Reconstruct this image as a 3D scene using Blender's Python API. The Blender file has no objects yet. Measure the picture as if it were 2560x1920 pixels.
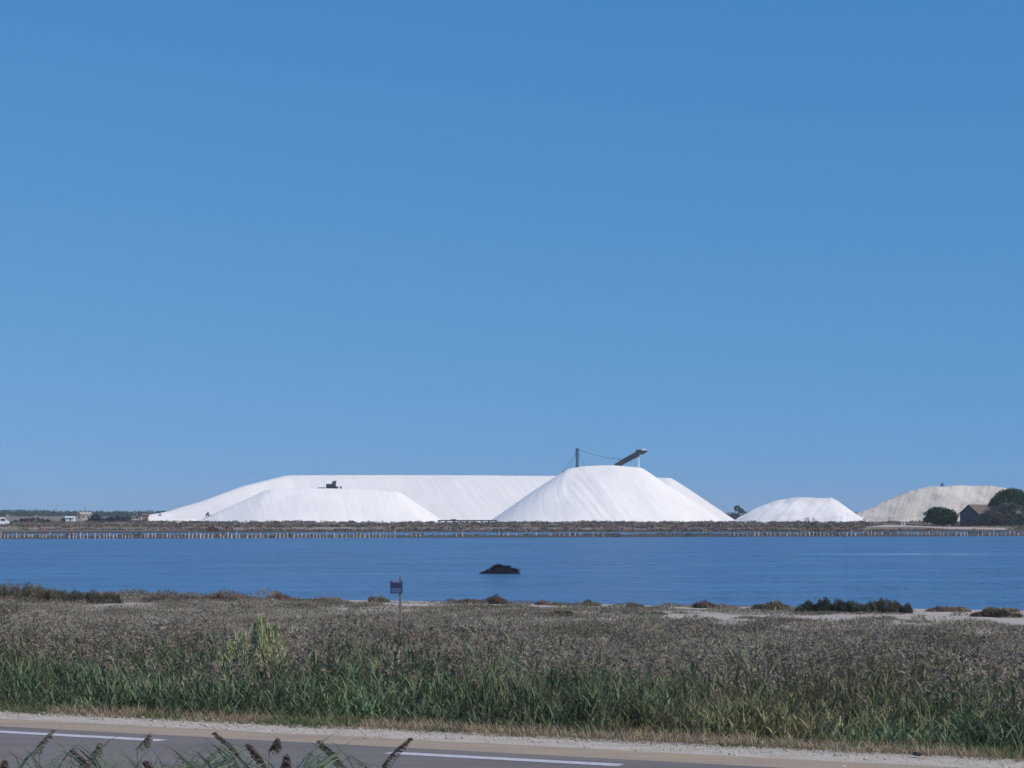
import bpy, bmesh, math, random
import numpy as np
from mathutils import Vector

random.seed(7)
rng = np.random.default_rng(7)
SC = bpy.context.scene
COL = SC.collection
R = math.radians

# ---------------------------------------------------------------- camera, world, sun
F = 5000.0                      # focal length in pixels of the 2560 px wide photograph
CAM_H = 3.1                     # eye height above the road
PITCH = math.atan(321 / F)      # horizon lies 321 px under the picture's centre
cam_d = bpy.data.cameras.new('camera')
cam_d.sensor_width = 36
cam_d.lens = F / 2560 * 36
cam_d.clip_start = 0.1
cam_d.clip_end = 30000
cam = bpy.data.objects.new('camera', cam_d)
COL.objects.link(cam)
cam.location = (0, 0, CAM_H)
cam.rotation_euler = (math.pi / 2 + PITCH, 0, 0)
SC.camera = cam
SC.render.resolution_x, SC.render.resolution_y = 1024, 768

SUN_EL, SUN_AZ = R(45), R(125)   # azimuth clockwise from +Y (the view direction)
world = bpy.data.worlds.new('World')
SC.world = world
world.use_nodes = True
wn = world.node_tree
wn.nodes.clear()
sky = wn.nodes.new('ShaderNodeTexSky')
sky.sky_type = 'NISHITA'
sky.sun_disc = False
sky.sun_elevation = SUN_EL
sky.sun_rotation = SUN_AZ
sky.altitude = 0
sky.air_density = 1.0
sky.dust_density = 0.0
sky.ozone_density = 6.0
bg = wn.nodes.new('ShaderNodeBackground')
bg.inputs['Strength'].default_value = 0.1
wo = wn.nodes.new('ShaderNodeOutputWorld')
# the photograph's sky is a clean deep blue right down to the horizon: the low sky is
# read a little higher up, and each channel gets a smooth response curve
def wmath(op, a, b):
    n = wn.nodes.new('ShaderNodeMath'); n.operation = op
    for i, v in enumerate((a, b)):
        if isinstance(v, (int, float)): n.inputs[i].default_value = v
        elif v is not None: wn.links.new(v, n.inputs[i])
    return n.outputs[0]
tcw = wn.nodes.new('ShaderNodeTexCoord')
sepv = wn.nodes.new('ShaderNodeSeparateXYZ'); wn.links.new(tcw.outputs['Generated'], sepv.inputs[0])
zz_ = wmath('MULTIPLY_ADD', wmath('MAXIMUM', sepv.outputs[2], 0.0), 0.606); zz_.node.inputs[2].default_value = 0.174
hyp = wmath('SQRT', wmath('ADD', wmath('MULTIPLY', sepv.outputs[0], sepv.outputs[0]), wmath('MULTIPLY', sepv.outputs[1], sepv.outputs[1])), None)
rad_ = wmath('SQRT', wmath('SUBTRACT', 1.0, wmath('MULTIPLY', zz_, zz_)), None)
kk_ = wmath('DIVIDE', rad_, wmath('MAXIMUM', hyp, 0.0001))
comb = wn.nodes.new('ShaderNodeCombineXYZ')
wn.links.new(wmath('MULTIPLY', sepv.outputs[0], kk_), comb.inputs[0])
wn.links.new(wmath('MULTIPLY', sepv.outputs[1], kk_), comb.inputs[1])
wn.links.new(zz_, comb.inputs[2])
wn.links.new(comb.outputs[0], sky.inputs['Vector'])
sepc = wn.nodes.new('ShaderNodeSeparateColor'); wn.links.new(sky.outputs[0], sepc.inputs[0])
cmb = wn.nodes.new('ShaderNodeCombineColor')
for i, (ref, expo, out_) in enumerate(((1.96, 1.8, 1.67), (3.53, 0.9, 3.66), (5.81, 0.5, 6.45))):
    wn.links.new(wmath('MULTIPLY', wmath('POWER', wmath('DIVIDE', sepc.outputs[i], ref), expo), out_), cmb.inputs[i])
wn.links.new(cmb.outputs[0], bg.inputs[0])
wn.links.new(bg.outputs[0], wo.inputs[0])

sun_d = bpy.data.lights.new('sun', 'SUN')
sun_d.energy = 3.6
sun_d.angle = R(0.5)
sun_d.color = (1.0, 0.885, 0.76)
sun = bpy.data.objects.new('sun', sun_d)
COL.objects.link(sun)
sv = Vector((math.sin(SUN_AZ) * math.cos(SUN_EL), math.cos(SUN_AZ) * math.cos(SUN_EL), math.sin(SUN_EL)))
sun.rotation_euler = sv.to_track_quat('Z', 'Y').to_euler()
sun.location = sv * 200

SC.view_settings.view_transform = 'Standard'
SC.view_settings.look = 'None'
SC.view_settings.exposure = 0.0
SC.view_settings.gamma = 1.0
SC.view_settings.use_curve_mapping = False

# ---------------------------------------------------------------- helpers
def atY(px, py, Y):
    """point at depth Y seen at pixel px, py of the 2560x1920 photograph"""
    u, v = (px - 1280) / F, (960 - py) / F
    dy = math.cos(PITCH) - v * math.sin(PITCH)
    dz = math.sin(PITCH) + v * math.cos(PITCH)
    k = Y / dy
    return Vector((u * k, Y, CAM_H + dz * k))

def atZ(px, py, z):
    u, v = (px - 1280) / F, (960 - py) / F
    dy = math.cos(PITCH) - v * math.sin(PITCH)
    dz = math.sin(PITCH) + v * math.cos(PITCH)
    k = (z - CAM_H) / dz
    return Vector((u * k, dy * k, z))

def tag(o, label=None, cat=None, group=None, kind=None):
    if label: o['label'] = label
    if cat: o['category'] = cat
    if group: o['group'] = group
    if kind: o['kind'] = kind
    return o

def empty(name, loc=(0, 0, 0), rz=0):
    o = bpy.data.objects.new(name, None)
    COL.objects.link(o)
    o.location = loc
    o.rotation_euler = (0, 0, rz)
    o.empty_display_size = 0.2
    return o

class MB:
    """numpy mesh builder (triangles and quads, vertex colours, one float attribute)"""
    def __init__(s):
        s.v, s.t, s.q, s.c, s.n = [], [], [], [], 0
    def add(s, v, tris=None, quads=None, col=(1, 1, 1)):
        v = np.asarray(v, float).reshape(-1, 3)
        c = np.asarray(col, float)
        if c.ndim == 1: c = np.tile(c, (len(v), 1))
        s.v.append(v); s.c.append(c)
        if tris is not None and len(tris): s.t.append(np.asarray(tris, int).reshape(-1, 3) + s.n)
        if quads is not None and len(quads): s.q.append(np.asarray(quads, int).reshape(-1, 4) + s.n)
        s.n += len(v)
    def box(s, a, b, col=(1, 1, 1), rz=0, c=None):
        x0, y0, z0 = a; x1, y1, z1 = b
        v = np.array([[x0,y0,z0],[x1,y0,z0],[x1,y1,z0],[x0,y1,z0],[x0,y0,z1],[x1,y0,z1],[x1,y1,z1],[x0,y1,z1]], float)
        s.add(v, quads=[[0,3,2,1],[4,5,6,7],[0,1,5,4],[1,2,6,5],[2,3,7,6],[3,0,4,7]], col=col)
    def tube(s, pts, r, seg=8, col=(1, 1, 1), cap=True):
        pts = [Vector(p) for p in pts]
        rr = r if hasattr(r, '__len__') else [r] * len(pts)
        rings = []
        for i, p in enumerate(pts):
            d = (pts[min(i + 1, len(pts) - 1)] - pts[max(i - 1, 0)]).normalized()
            a = Vector((0, 0, 1)) if abs(d.z) < 0.9 else Vector((1, 0, 0))
            e1 = d.cross(a).normalized(); e2 = d.cross(e1)
            for k in range(seg):
                t = 2 * math.pi * k / seg
                rings.append(p + (e1 * math.cos(t) + e2 * math.sin(t)) * rr[i])
        q = []
        for i in range(len(pts) - 1):
            for k in range(seg):
                a = i * seg + k; b = i * seg + (k + 1) % seg
                q.append([a, b, b + seg, a + seg])
        tr = []
        if cap:
            n = len(rings)
            rings.append(pts[0]); rings.append(pts[-1])
            for k in range(seg):
                tr.append([n, (k + 1) % seg, k])
                o = (len(pts) - 1) * seg
                tr.append([n + 1, o + k, o + (k + 1) % seg])
        s.add([tuple(p) for p in rings], tris=tr, quads=q, col=col)
    def build(s, name, mat, parent=None, smooth=False, loc=None):
        v = np.concatenate(s.v); c = np.concatenate(s.c)
        t = np.concatenate(s.t) if s.t else np.zeros((0, 3), int)
        q = np.concatenate(s.q) if s.q else np.zeros((0, 4), int)
        m = bpy.data.meshes.new(name)
        m.vertices.add(len(v)); m.vertices.foreach_set('co', v.ravel())
        idx = np.concatenate([t.ravel(), q.ravel()])
        m.loops.add(len(idx)); m.loops.foreach_set('vertex_index', idx)
        st = np.concatenate([np.arange(len(t)) * 3, len(t) * 3 + np.arange(len(q)) * 4])
        m.polygons.add(len(st)); m.polygons.foreach_set('loop_start', st)
        m.polygons.foreach_set('use_smooth', np.full(len(st), smooth))
        m.update(calc_edges=True)
        a = m.color_attributes.new('col', 'FLOAT_COLOR', 'POINT')
        a.data.foreach_set('color', np.concatenate([c, np.ones((len(c), 1))], 1).ravel())
        m.validate()
        m.materials.append(mat)
        o = bpy.data.objects.new(name, m)
        COL.objects.link(o)
        if parent: o.parent = parent
        if loc is not None: o.location = loc
        return o

def recentre(o):
    """move a thing's origin to the base of its mesh"""
    m = o.data
    co = np.empty(len(m.vertices) * 3); m.vertices.foreach_get('co', co); co = co.reshape(-1, 3)
    c = (co.min(0) + co.max(0)) / 2; c[2] = co[:, 2].min()
    co -= c; m.vertices.foreach_set('co', co.ravel()); m.update()
    o.location = c
    return o

# ---- value noise in numpy
_perm = rng.random((256, 256))
def vnoise(x, y):
    x = np.asarray(x, float); y = np.asarray(y, float)
    xi = np.floor(x).astype(int); yi = np.floor(y).astype(int)
    fx = x - xi; fy = y - yi
    fx = fx * fx * (3 - 2 * fx); fy = fy * fy * (3 - 2 * fy)
    a = _perm[xi & 255, yi & 255]; b = _perm[(xi + 1) & 255, yi & 255]
    c = _perm[xi & 255, (yi + 1) & 255]; d = _perm[(xi + 1) & 255, (yi + 1) & 255]
    return (a * (1 - fx) + b * fx) * (1 - fy) + (c * (1 - fx) + d * fx) * fy
def fbm(x, y, o=4):
    s = 0; a = 0.5; t = 0
    for i in range(o):
        s = s + a * vnoise(x * 2 ** i + 17.3 * i, y * 2 ** i + 9.1 * i); t += a; a *= 0.5
    return s / t

# ---------------------------------------------------------------- materials
def mat(name, col=(0.5, 0.5, 0.5), rough=0.8, vcol=False, noise=None, bump=None, trans=0.0, spec=0.3, metal=0.0):
    """noise = list of (scale, colour, low, high, detail, stretch) layers mixed over the base; bump = (scale, strength, distance)"""
    m = bpy.data.materials.new(name); m.use_nodes = True
    nt = m.node_tree; nt.nodes.clear()
    out = nt.nodes.new('ShaderNodeOutputMaterial')
    p = nt.nodes.new('ShaderNodeBsdfPrincipled')
    p.inputs['Roughness'].default_value = rough
    p.inputs['Specular IOR Level'].default_value = spec
    p.inputs['Metallic'].default_value = metal
    tc = nt.nodes.new('ShaderNodeTexCoord')
    geo = nt.nodes.new('ShaderNodeNewGeometry')
    if vcol:
        a = nt.nodes.new('ShaderNodeAttribute'); a.attribute_name = 'col'
        cur = a.outputs['Color']
    else:
        rgb = nt.nodes.new('ShaderNodeRGB'); rgb.outputs[0].default_value = (*col, 1)
        cur = rgb.outputs[0]
    for L in (noise or []):
        sc_, c2, lo, hi = L[:4]
        det = L[4] if len(L) > 4 else 5
        stv = L[5] if len(L) > 5 else (1, 1, 1)
        mp = nt.nodes.new('ShaderNodeMapping'); mp.inputs['Scale'].default_value = stv
        if len(L) > 6: mp.inputs['Rotation'].default_value = (0, 0, L[6])
        n = nt.nodes.new('ShaderNodeTexNoise'); n.inputs['Scale'].default_value = sc_; n.inputs['Detail'].default_value = det
        n.inputs['Roughness'].default_value = 0.6
        nt.links.new(geo.outputs['Position'], mp.inputs[0]); nt.links.new(mp.outputs[0], n.inputs['Vector'])
        r = nt.nodes.new('ShaderNodeMapRange')
        r.inputs['From Min'].default_value = lo; r.inputs['From Max'].default_value = hi
        nt.links.new(n.outputs['Fac'], r.inputs['Value'])
        mx = nt.nodes.new('ShaderNodeMix'); mx.data_type = 'RGBA'
        nt.links.new(r.outputs[0], mx.inputs['Factor'])
        nt.links.new(cur, mx.inputs['A'])
        mx.inputs['B'].default_value = (*c2, 1)
        cur = mx.outputs['Result']
    nt.links.new(cur, p.inputs['Base Color'])
    if bump:
        n = nt.nodes.new('ShaderNodeTexNoise'); n.inputs['Scale'].default_value = bump[0]; n.inputs['Detail'].default_value = 6
        nt.links.new(geo.outputs['Position'], n.inputs['Vector'])
        b = nt.nodes.new('ShaderNodeBump'); b.inputs['Strength'].default_value = bump[1]; b.inputs['Distance'].default_value = bump[2]
        nt.links.new(n.outputs['Fac'], b.inputs['Height']); nt.links.new(b.outputs[0], p.inputs['Normal'])
    if trans:
        t = nt.nodes.new('ShaderNodeBsdfTranslucent'); nt.links.new(cur, t.inputs['Color'])
        ms = nt.nodes.new('ShaderNodeMixShader'); ms.inputs[0].default_value = trans
        nt.links.new(p.outputs[0], ms.inputs[1]); nt.links.new(t.outputs[0], ms.inputs[2])
        nt.links.new(ms.outputs[0], out.inputs['Surface'])
    else:
        nt.links.new(p.outputs[0], out.inputs['Surface'])
    return m

ROADROT = math.atan2(-0.401, 0.916)
M_leaf = mat('foliage', vcol=True, rough=0.75, trans=0.25, spec=0.15)
M_scrub = mat('scrub', vcol=True, rough=0.95, trans=0.1, spec=0.0)
M_ground = mat('sandy_soil', (0.40, 0.36, 0.31), 0.95, noise=[(0.35, (0.27, 0.235, 0.195), 0.48, 0.66), (4, (0.46, 0.43, 0.385), 0.5, 0.8)], bump=(9, 0.6, 0.05), spec=0.05)
M_asphalt = mat('asphalt', (0.175, 0.162, 0.153), 0.9,
                noise=[(0.7, (0.14, 0.128, 0.12), 0.42, 0.66, 4, (0.25, 1.6, 1), -ROADROT), (60, (0.29, 0.27, 0.25), 0.5, 0.85, 2), (25, (0.12, 0.12, 0.12), 0.55, 0.9, 3)],
                bump=(90, 0.5, 0.01), spec=0.2)
M_line = mat('line_paint', (0.52, 0.52, 0.53), 0.7, noise=[(9, (0.33, 0.32, 0.31), 0.50, 0.72, 7)], spec=0.2)
M_tan = mat('packed_sand', (0.37, 0.298, 0.215), 0.95, noise=[(1.3, (0.30, 0.245, 0.2), 0.4, 0.7, 5, (0.4, 1.5, 1), -ROADROT), (30, (0.42, 0.36, 0.3), 0.52, 0.8, 4)], bump=(30, 0.5, 0.02), spec=0.05)
M_gravel = mat('white_gravel', (0.50, 0.445, 0.375), 0.95, noise=[(2.2, (0.38, 0.33, 0.265), 0.45, 0.7), (22, (0.30, 0.26, 0.22), 0.56, 0.8, 4), (45, (0.6, 0.57, 0.54), 0.55, 0.75, 3)], bump=(28, 0.9, 0.03), spec=0.05)
M_pebble = mat('pebbles', vcol=True, rough=0.9, spec=0.05)
M_farland = mat('marsh_soil', (0.19, 0.165, 0.14), 0.95, noise=[(0.05, (0.27, 0.24, 0.21), 0.45, 0.62), (0.35, (0.13, 0.13, 0.11), 0.5, 0.7)], spec=0.02)
# the marsh soil is dark where it is wet, close to the water level
nt_ = M_farland.node_tree; p_ = [n for n in nt_.nodes if n.type == 'BSDF_PRINCIPLED'][0]
src_ = p_.inputs['Base Color'].links[0].from_socket
g_ = nt_.nodes.new('ShaderNodeNewGeometry'); sx_ = nt_.nodes.new('ShaderNodeSeparateXYZ'); nt_.links.new(g_.outputs['Position'], sx_.inputs[0])
mr_ = nt_.nodes.new('ShaderNodeMapRange'); mr_.inputs['From Min'].default_value = -0.62; mr_.inputs['From Max'].default_value = -0.52; nt_.links.new(sx_.outputs[2], mr_.inputs['Value'])
mx_ = nt_.nodes.new('ShaderNodeMix'); mx_.data_type = 'RGBA'; nt_.links.new(mr_.outputs[0], mx_.inputs['Factor'])
mx_.inputs['A'].default_value = (0.085, 0.08, 0.078, 1); nt_.links.new(src_, mx_.inputs['B']); nt_.links.new(mx_.outputs['Result'], p_.inputs['Base Color'])
M_dark = mat('dark_steel', (0.028, 0.035, 0.05), 0.6, noise=[(1.5, (0.05, 0.045, 0.045), 0.5, 0.75)], spec=0.3)
M_rust = mat('rusty_steel', (0.042, 0.038, 0.045), 0.75, noise=[(1.2, (0.075, 0.048, 0.04), 0.5, 0.7)])
M_white = mat('white_paint', (0.75, 0.77, 0.8), 0.5, noise=[(2, (0.6, 0.61, 0.62), 0.55, 0.8)])
M_wood = mat('weathered_wood', (0.52, 0.48, 0.44), 0.9, noise=[(1.1, (0.2, 0.18, 0.165), 0.42, 0.62), (7, (0.12, 0.10, 0.09), 0.6, 0.9)])
M_plaster = mat('pale_plaster', (0.40, 0.35, 0.30), 0.9, noise=[(0.8, (0.36, 0.32, 0.28), 0.5, 0.7)])
M_stone = mat('grey_stone_wall', (0.12, 0.125, 0.13), 0.95, noise=[(1.6, (0.08, 0.085, 0.09), 0.45, 0.65)])
M_tile = mat('old_roof_tiles', (0.15, 0.115, 0.092), 0.9, noise=[(1.2, (0.13, 0.10, 0.085), 0.45, 0.65), (6, (0.25, 0.18, 0.14), 0.55, 0.8)])
M_glass = mat('dark_glass', (0.02, 0.025, 0.03), 0.15, spec=0.6)
M_rubber = mat('rubber', (0.02, 0.02, 0.022), 0.8)
M_orange = mat('orange_brown_paint', (0.28, 0.15, 0.08), 0.8)
M_metal = mat('galvanised_post', (0.33, 0.32, 0.30), 0.55, noise=[(9, (0.2, 0.19, 0.17), 0.5, 0.7)], metal=0.2)

def salt_mat(name, base, layers, bstr):
    m = mat(name, base, 0.85, noise=layers, spec=0.2)
    nt = m.node_tree
    p = [n for n in nt.nodes if n.type == 'BSDF_PRINCIPLED'][0]
    a = nt.nodes.new('ShaderNodeAttribute'); a.attribute_name = 'col'     # x = rill coordinate, y = distance down the slope
    mp = nt.nodes.new('ShaderNodeMapping'); mp.inputs['Scale'].default_value = (9, 0.9, 0)
    n = nt.nodes.new('ShaderNodeTexNoise'); n.inputs['Scale'].default_value = 1.0; n.inputs['Detail'].default_value = 4
    nt.links.new(a.outputs['Vector'], mp.inputs[0]); nt.links.new(mp.outputs[0], n.inputs['Vector'])
    b = nt.nodes.new('ShaderNodeBump'); b.inputs['Strength'].default_value = bstr; b.inputs['Distance'].default_value = 1.0
    nt.links.new(n.outputs['Fac'], b.inputs['Height']); nt.links.new(b.outputs[0], p.inputs['Normal'])
    return m
M_salt = salt_mat('white_salt', (0.825, 0.807, 0.77), [(0.05, (0.745, 0.733, 0.71), 0.45, 0.65)], 0.2)
M_salt3 = salt_mat('greyer_white_salt', (0.735, 0.724, 0.70), [(0.05, (0.68, 0.67, 0.65), 0.45, 0.65)], 0.22)
M_salt2 = salt_mat('crusted_salt', (0.77, 0.76, 0.74), [(0.14, (0.62, 0.615, 0.61), 0.45, 0.6), (0.5, (0.72, 0.71, 0.68), 0.55, 0.75)], 0.5)
M_oldsalt = salt_mat('old_beige_salt', (0.60, 0.555, 0.48), [(0.05, (0.49, 0.455, 0.40), 0.44, 0.58), (0.22, (0.36, 0.335, 0.305), 0.54, 0.70), (0.6, (0.58, 0.555, 0.515), 0.55, 0.8)], 0.6)

def water_material():
    m = bpy.data.materials.new('lagoon_water'); m.use_nodes = True
    nt = m.node_tree; nt.nodes.clear(); L = nt.links
    out = nt.nodes.new('ShaderNodeOutputMaterial')
    p = nt.nodes.new('ShaderNodeBsdfPrincipled')
    p.inputs['Base Color'].default_value = (0.066, 0.155, 0.285, 1)
    p.inputs['IOR'].default_value = 1.33
    p.inputs['Roughness'].default_value = 0.22
    geo = nt.nodes.new('ShaderNodeNewGeometry')
    def noise(sx, sy, scale, det=3):
        mp = nt.nodes.new('ShaderNodeMapping'); mp.inputs['Scale'].default_value = (sx, sy, 1)
        mp.inputs['Rotation'].default_value = (0, 0, R(8))
        L.new(geo.outputs['Position'], mp.inputs[0])
        n = nt.nodes.new('ShaderNodeTexNoise'); n.inputs['Scale'].default_value = scale; n.inputs['Detail'].default_value = det
        L.new(mp.outputs[0], n.inputs['Vector'])
        return n.outputs['Fac']
    w1 = noise(0.6, 1.0, 2.6, 5)
    w2 = noise(0.5, 1.0, 0.6, 3)
    s = nt.nodes.new('ShaderNodeMath'); s.operation = 'MULTIPLY_ADD'; s.inputs[1].default_value = 2.5
    L.new(w2, s.inputs[0]); L.new(w1, s.inputs[2])
    # calm and ruffled streaks
    st = noise(0.35, 1.0, 0.22, 7)
    r = nt.nodes.new('ShaderNodeMapRange'); r.inputs['From Min'].default_value = 0.36; r.inputs['From Max'].default_value = 0.66
    r.inputs['To Min'].default_value = 1.0; r.inputs['To Max'].default_value = 0.22
    L.new(st, r.inputs['Value'])
    b = nt.nodes.new('ShaderNodeBump'); b.inputs['Distance'].default_value = 0.8
    # long slick lying off the right-hand shore
    sp = nt.nodes.new('ShaderNodeSeparateXYZ'); L.new(geo.outputs['Position'], sp.inputs[0])
    def mth(op, a, b_):
        q = nt.nodes.new('ShaderNodeMath'); q.operation = op
        for i, v in enumerate((a, b_)):
            if isinstance(v, (int, float)): q.inputs[i].default_value = v
            elif v is not None: L.new(v, q.inputs[i])
        return q.outputs[0]
    wv = noise(0.05, 0.3, 1.0, 3)
    dy = mth('ABSOLUTE', mth('ADD', mth('SUBTRACT', sp.outputs[1], 192.0), mth('MULTIPLY', mth('SUBTRACT', wv, 0.5), 7.0)), None)
    bm = nt.nodes.new('ShaderNodeMapRange'); bm.inputs['From Min'].default_value = 5.5; bm.inputs['From Max'].default_value = 1.0; L.new(dy, bm.inputs['Value'])
    bx_ = nt.nodes.new('ShaderNodeMapRange'); bx_.inputs['From Min'].default_value = 24; bx_.inputs['From Max'].default_value = 36; L.new(sp.outputs[0], bx_.inputs['Value'])
    slick = mth('MULTIPLY', bm.outputs[0], bx_.outputs[0])
    stren = mth('MULTIPLY', r.outputs[0], mth('SUBTRACT', 1.0, mth('MULTIPLY', slick, 0.93)))
    L.new(mth('SUBTRACT', 0.26, mth('MULTIPLY', slick, 0.18)), p.inputs['Roughness'])
    L.new(stren, b.inputs['Strength'])
    L.new(s.outputs[0], b.inputs['Height']); L.new(b.outputs[0], p.inputs['Normal'])
    L.new(p.outputs[0], out.inputs['Surface'])
    return m
M_water = water_material()

# ---------------------------------------------------------------- ground
A_ = np.array([0.916, -0.401]) / math.hypot(0.916, 0.401)      # along the road, to the right
N_ = np.array([-A_[1], A_[0]])                                   # away from the camera
WZ = -0.9
def d_of(x, y): return N_[0] * x + N_[1] * y
def u_of(x, y): return A_[0] * x + A_[1] * y
def xy(u, d): return A_[0] * u + N_[0] * d, A_[1] * u + N_[1] * d
def shoreY(x): return 89.5 - 0.37 * 60 * np.tanh(np.asarray(x) / 60) + 1.6 * (vnoise(np.asarray(x) * 0.13 + 5, 3.3) - 0.5) + 0.8 * (vnoise(np.asarray(x) * 0.5, 8.3) - 0.5)

PROF = np.array([[-60, 1.6], [4, 1.55], [12, -0.35], [14.5, -0.4], [16.6, -0.07], [26.6, -0.07], [29.5, -0.5], [40, -0.62], [60, -0.66], [400, -0.68]])
def H(x, y):
    x = np.asarray(x, float); y = np.asarray(y, float)
    d = d_of(x, y)
    h = np.interp(d, PROF[:, 0], PROF[:, 1])
    amp = np.interp(d, [14, 16.6, 26.4, 29, 45], [0.15, 0.0, 0.0, 0.12, 0.22])
    h = h + amp * (fbm(x * 0.22, y * 0.22) - 0.5)
    s = shoreY(x) - y                       # metres before the shore
    t = np.clip(s / 7.0, -3, 1)
    shore = WZ + 0.16 * t
    k = np.clip((s - 4) / 8, 0, 1)
    return np.where(s < 12, shore * (1 - k) + h * k, h)

def sheet(name, U, D, hf, m, conv):
    uu, dd = np.meshgrid(U, D)
    x, y = conv(uu, dd)
    z = hf(x, y)
    nU, nD = len(U), len(D)
    i = np.arange(nU * nD).reshape(nD, nU)
    q = np.stack([i[:-1, :-1], i[:-1, 1:], i[1:, 1:], i[1:, :-1]], -1).reshape(-1, 4)
    mb = MB(); mb.add(np.stack([x, y, z], -1).reshape(-1, 3), quads=q)
    o = mb.build(name, m, smooth=True)
    return tag(o, kind='structure')

U = np.concatenate([-np.geomspace(420, 62, 25), np.arange(-60, 60.1, 0.7), np.geomspace(62, 420, 25)])
D = np.concatenate([np.array([-60, -30, -10]), np.arange(0, 130, 0.55), np.arange(130, 300, 12)])
sheet('ground', U, D, H, M_ground, xy)

def strip(name, d0, d1, z0, z1, m, wob=0.0, u0=-160, u1=160, step=0.25, rows=5, rough=0.0):
    us = np.arange(u0, u1, step); n = len(us)
    V = []
    for k in range(rows):
        t = k / (rows - 1)
        ds = np.full(n, d0 + (d1 - d0) * t)
        if k == rows - 1 and wob: ds = ds + wob * (fbm(us * 0.9, 4.2, 4) - 0.5) * 2
        x, y = xy(us, ds)
        z = np.full(n, z0 + (z1 - z0) * t) + (rough * (vnoise(us * 6, ds * 6) - 0.5) if 0 < k < rows - 1 else 0)
        V.append(np.stack([x, y, z], -1))
    V = np.array(V).reshape(-1, 3)
    i = np.arange(n * rows).reshape(rows, n)
    q = np.stack([i[:-1, :-1], i[:-1, 1:], i[1:, 1:], i[1:, :-1]], -1).reshape(-1, 4)
    mb = MB(); mb.add(V, quads=q)
    return tag(mb.build(name, m, smooth=True), kind='structure')
strip('gravel_verge', 24.6, 25.95, -0.026, -0.055, M_gravel, wob=0.28, rows=9, rough=0.02)
strip('sand_shoulder', 23.6, 24.92, -0.012, -0.022, M_tan, wob=0.10, rows=6)
strip('road', 17.2, 23.86, 0.0, 0.0, M_asphalt, wob=0.05, rows=4)
# edge line dashes: 3.1 m painted, 3.45 m gap
uEnd = u_of(1.34, 24.8)
for k in range(-6, 7):
    b = uEnd + k * 6.65; a = b - 3.2
    mb = MB()
    us = np.linspace(a, b, 26)
    e0 = 23.13 + 0.012 * (vnoise(us * 9, 1.1) - 0.5); e1 = 23.37 + 0.012 * (vnoise(us * 9, 5.1) - 0.5)
    x0, y0 = xy(us, e0); x1, y1 = xy(us, e1)
    V = np.concatenate([np.stack([x0, y0, np.full(26, 0.005)], -1), np.stack([x1, y1, np.full(26, 0.005)], -1)])
    i = np.arange(25)
    mb.add(V, quads=np.stack([i, i + 1, i + 27, i + 26], -1))
    tag(mb.build('road_marking', M_line), kind='structure')

# ---------------------------------------------------------------- water and far land
mb = MB()
mb.add([(-2500, 40, WZ), (2500, 40, WZ), (2500, 460, WZ), (-2500, 460, WZ)], quads=[[0, 1, 2, 3]])
# clipped so it lies only under the dip of the near land
tag(mb.build('water', M_water), kind='structure')

def HF(x, y):
    x = np.asarray(x, float); y = np.asarray(y, float)
    y2 = y + 7 * (fbm(x * 0.03, 1.7) - 0.5) - (0.218 * np.clip(x, -110, 110) - 21) * np.clip((440 - y) / 80, 0, 1)
    h = np.interp(y2, [300, 338, 344, 350, 362, 370, 392, 408, 420, 470, 560, 640, 9000], [-4, -1.6, -0.62, -0.6, -0.66, -1.1, -1.15, -1.0, -0.62, -0.5, -0.42, -0.4, -0.4])
    n = fbm(x * 0.02, y * 0.06, 4) - 0.5
    h = h + np.where((y2 > 344) & (y2 < 700), 0.7, 0.0) * n * np.interp(y2, [344, 360, 380], [0.15, 0.4, 1.0])
    # raised dykes
    h = h + 0.55 * np.exp(-((y - 432 - 4 * np.sin(x * 0.02)) / 4) ** 2) + 0.5 * np.exp(-((y - 592) / 5) ** 2)
    return h
X = np.concatenate([-np.geomspace(2500, 262, 30), np.arange(-260, 261, 4.0), np.geomspace(262, 2500, 30)])
Y = np.concatenate([np.array([240, 262]), np.arange(272, 450, 1.5), np.arange(450, 700, 5), np.geomspace(705, 4500, 30)])
sheet('far_marsh', X, Y, HF, M_farland, lambda a, b: (a, b))

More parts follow.
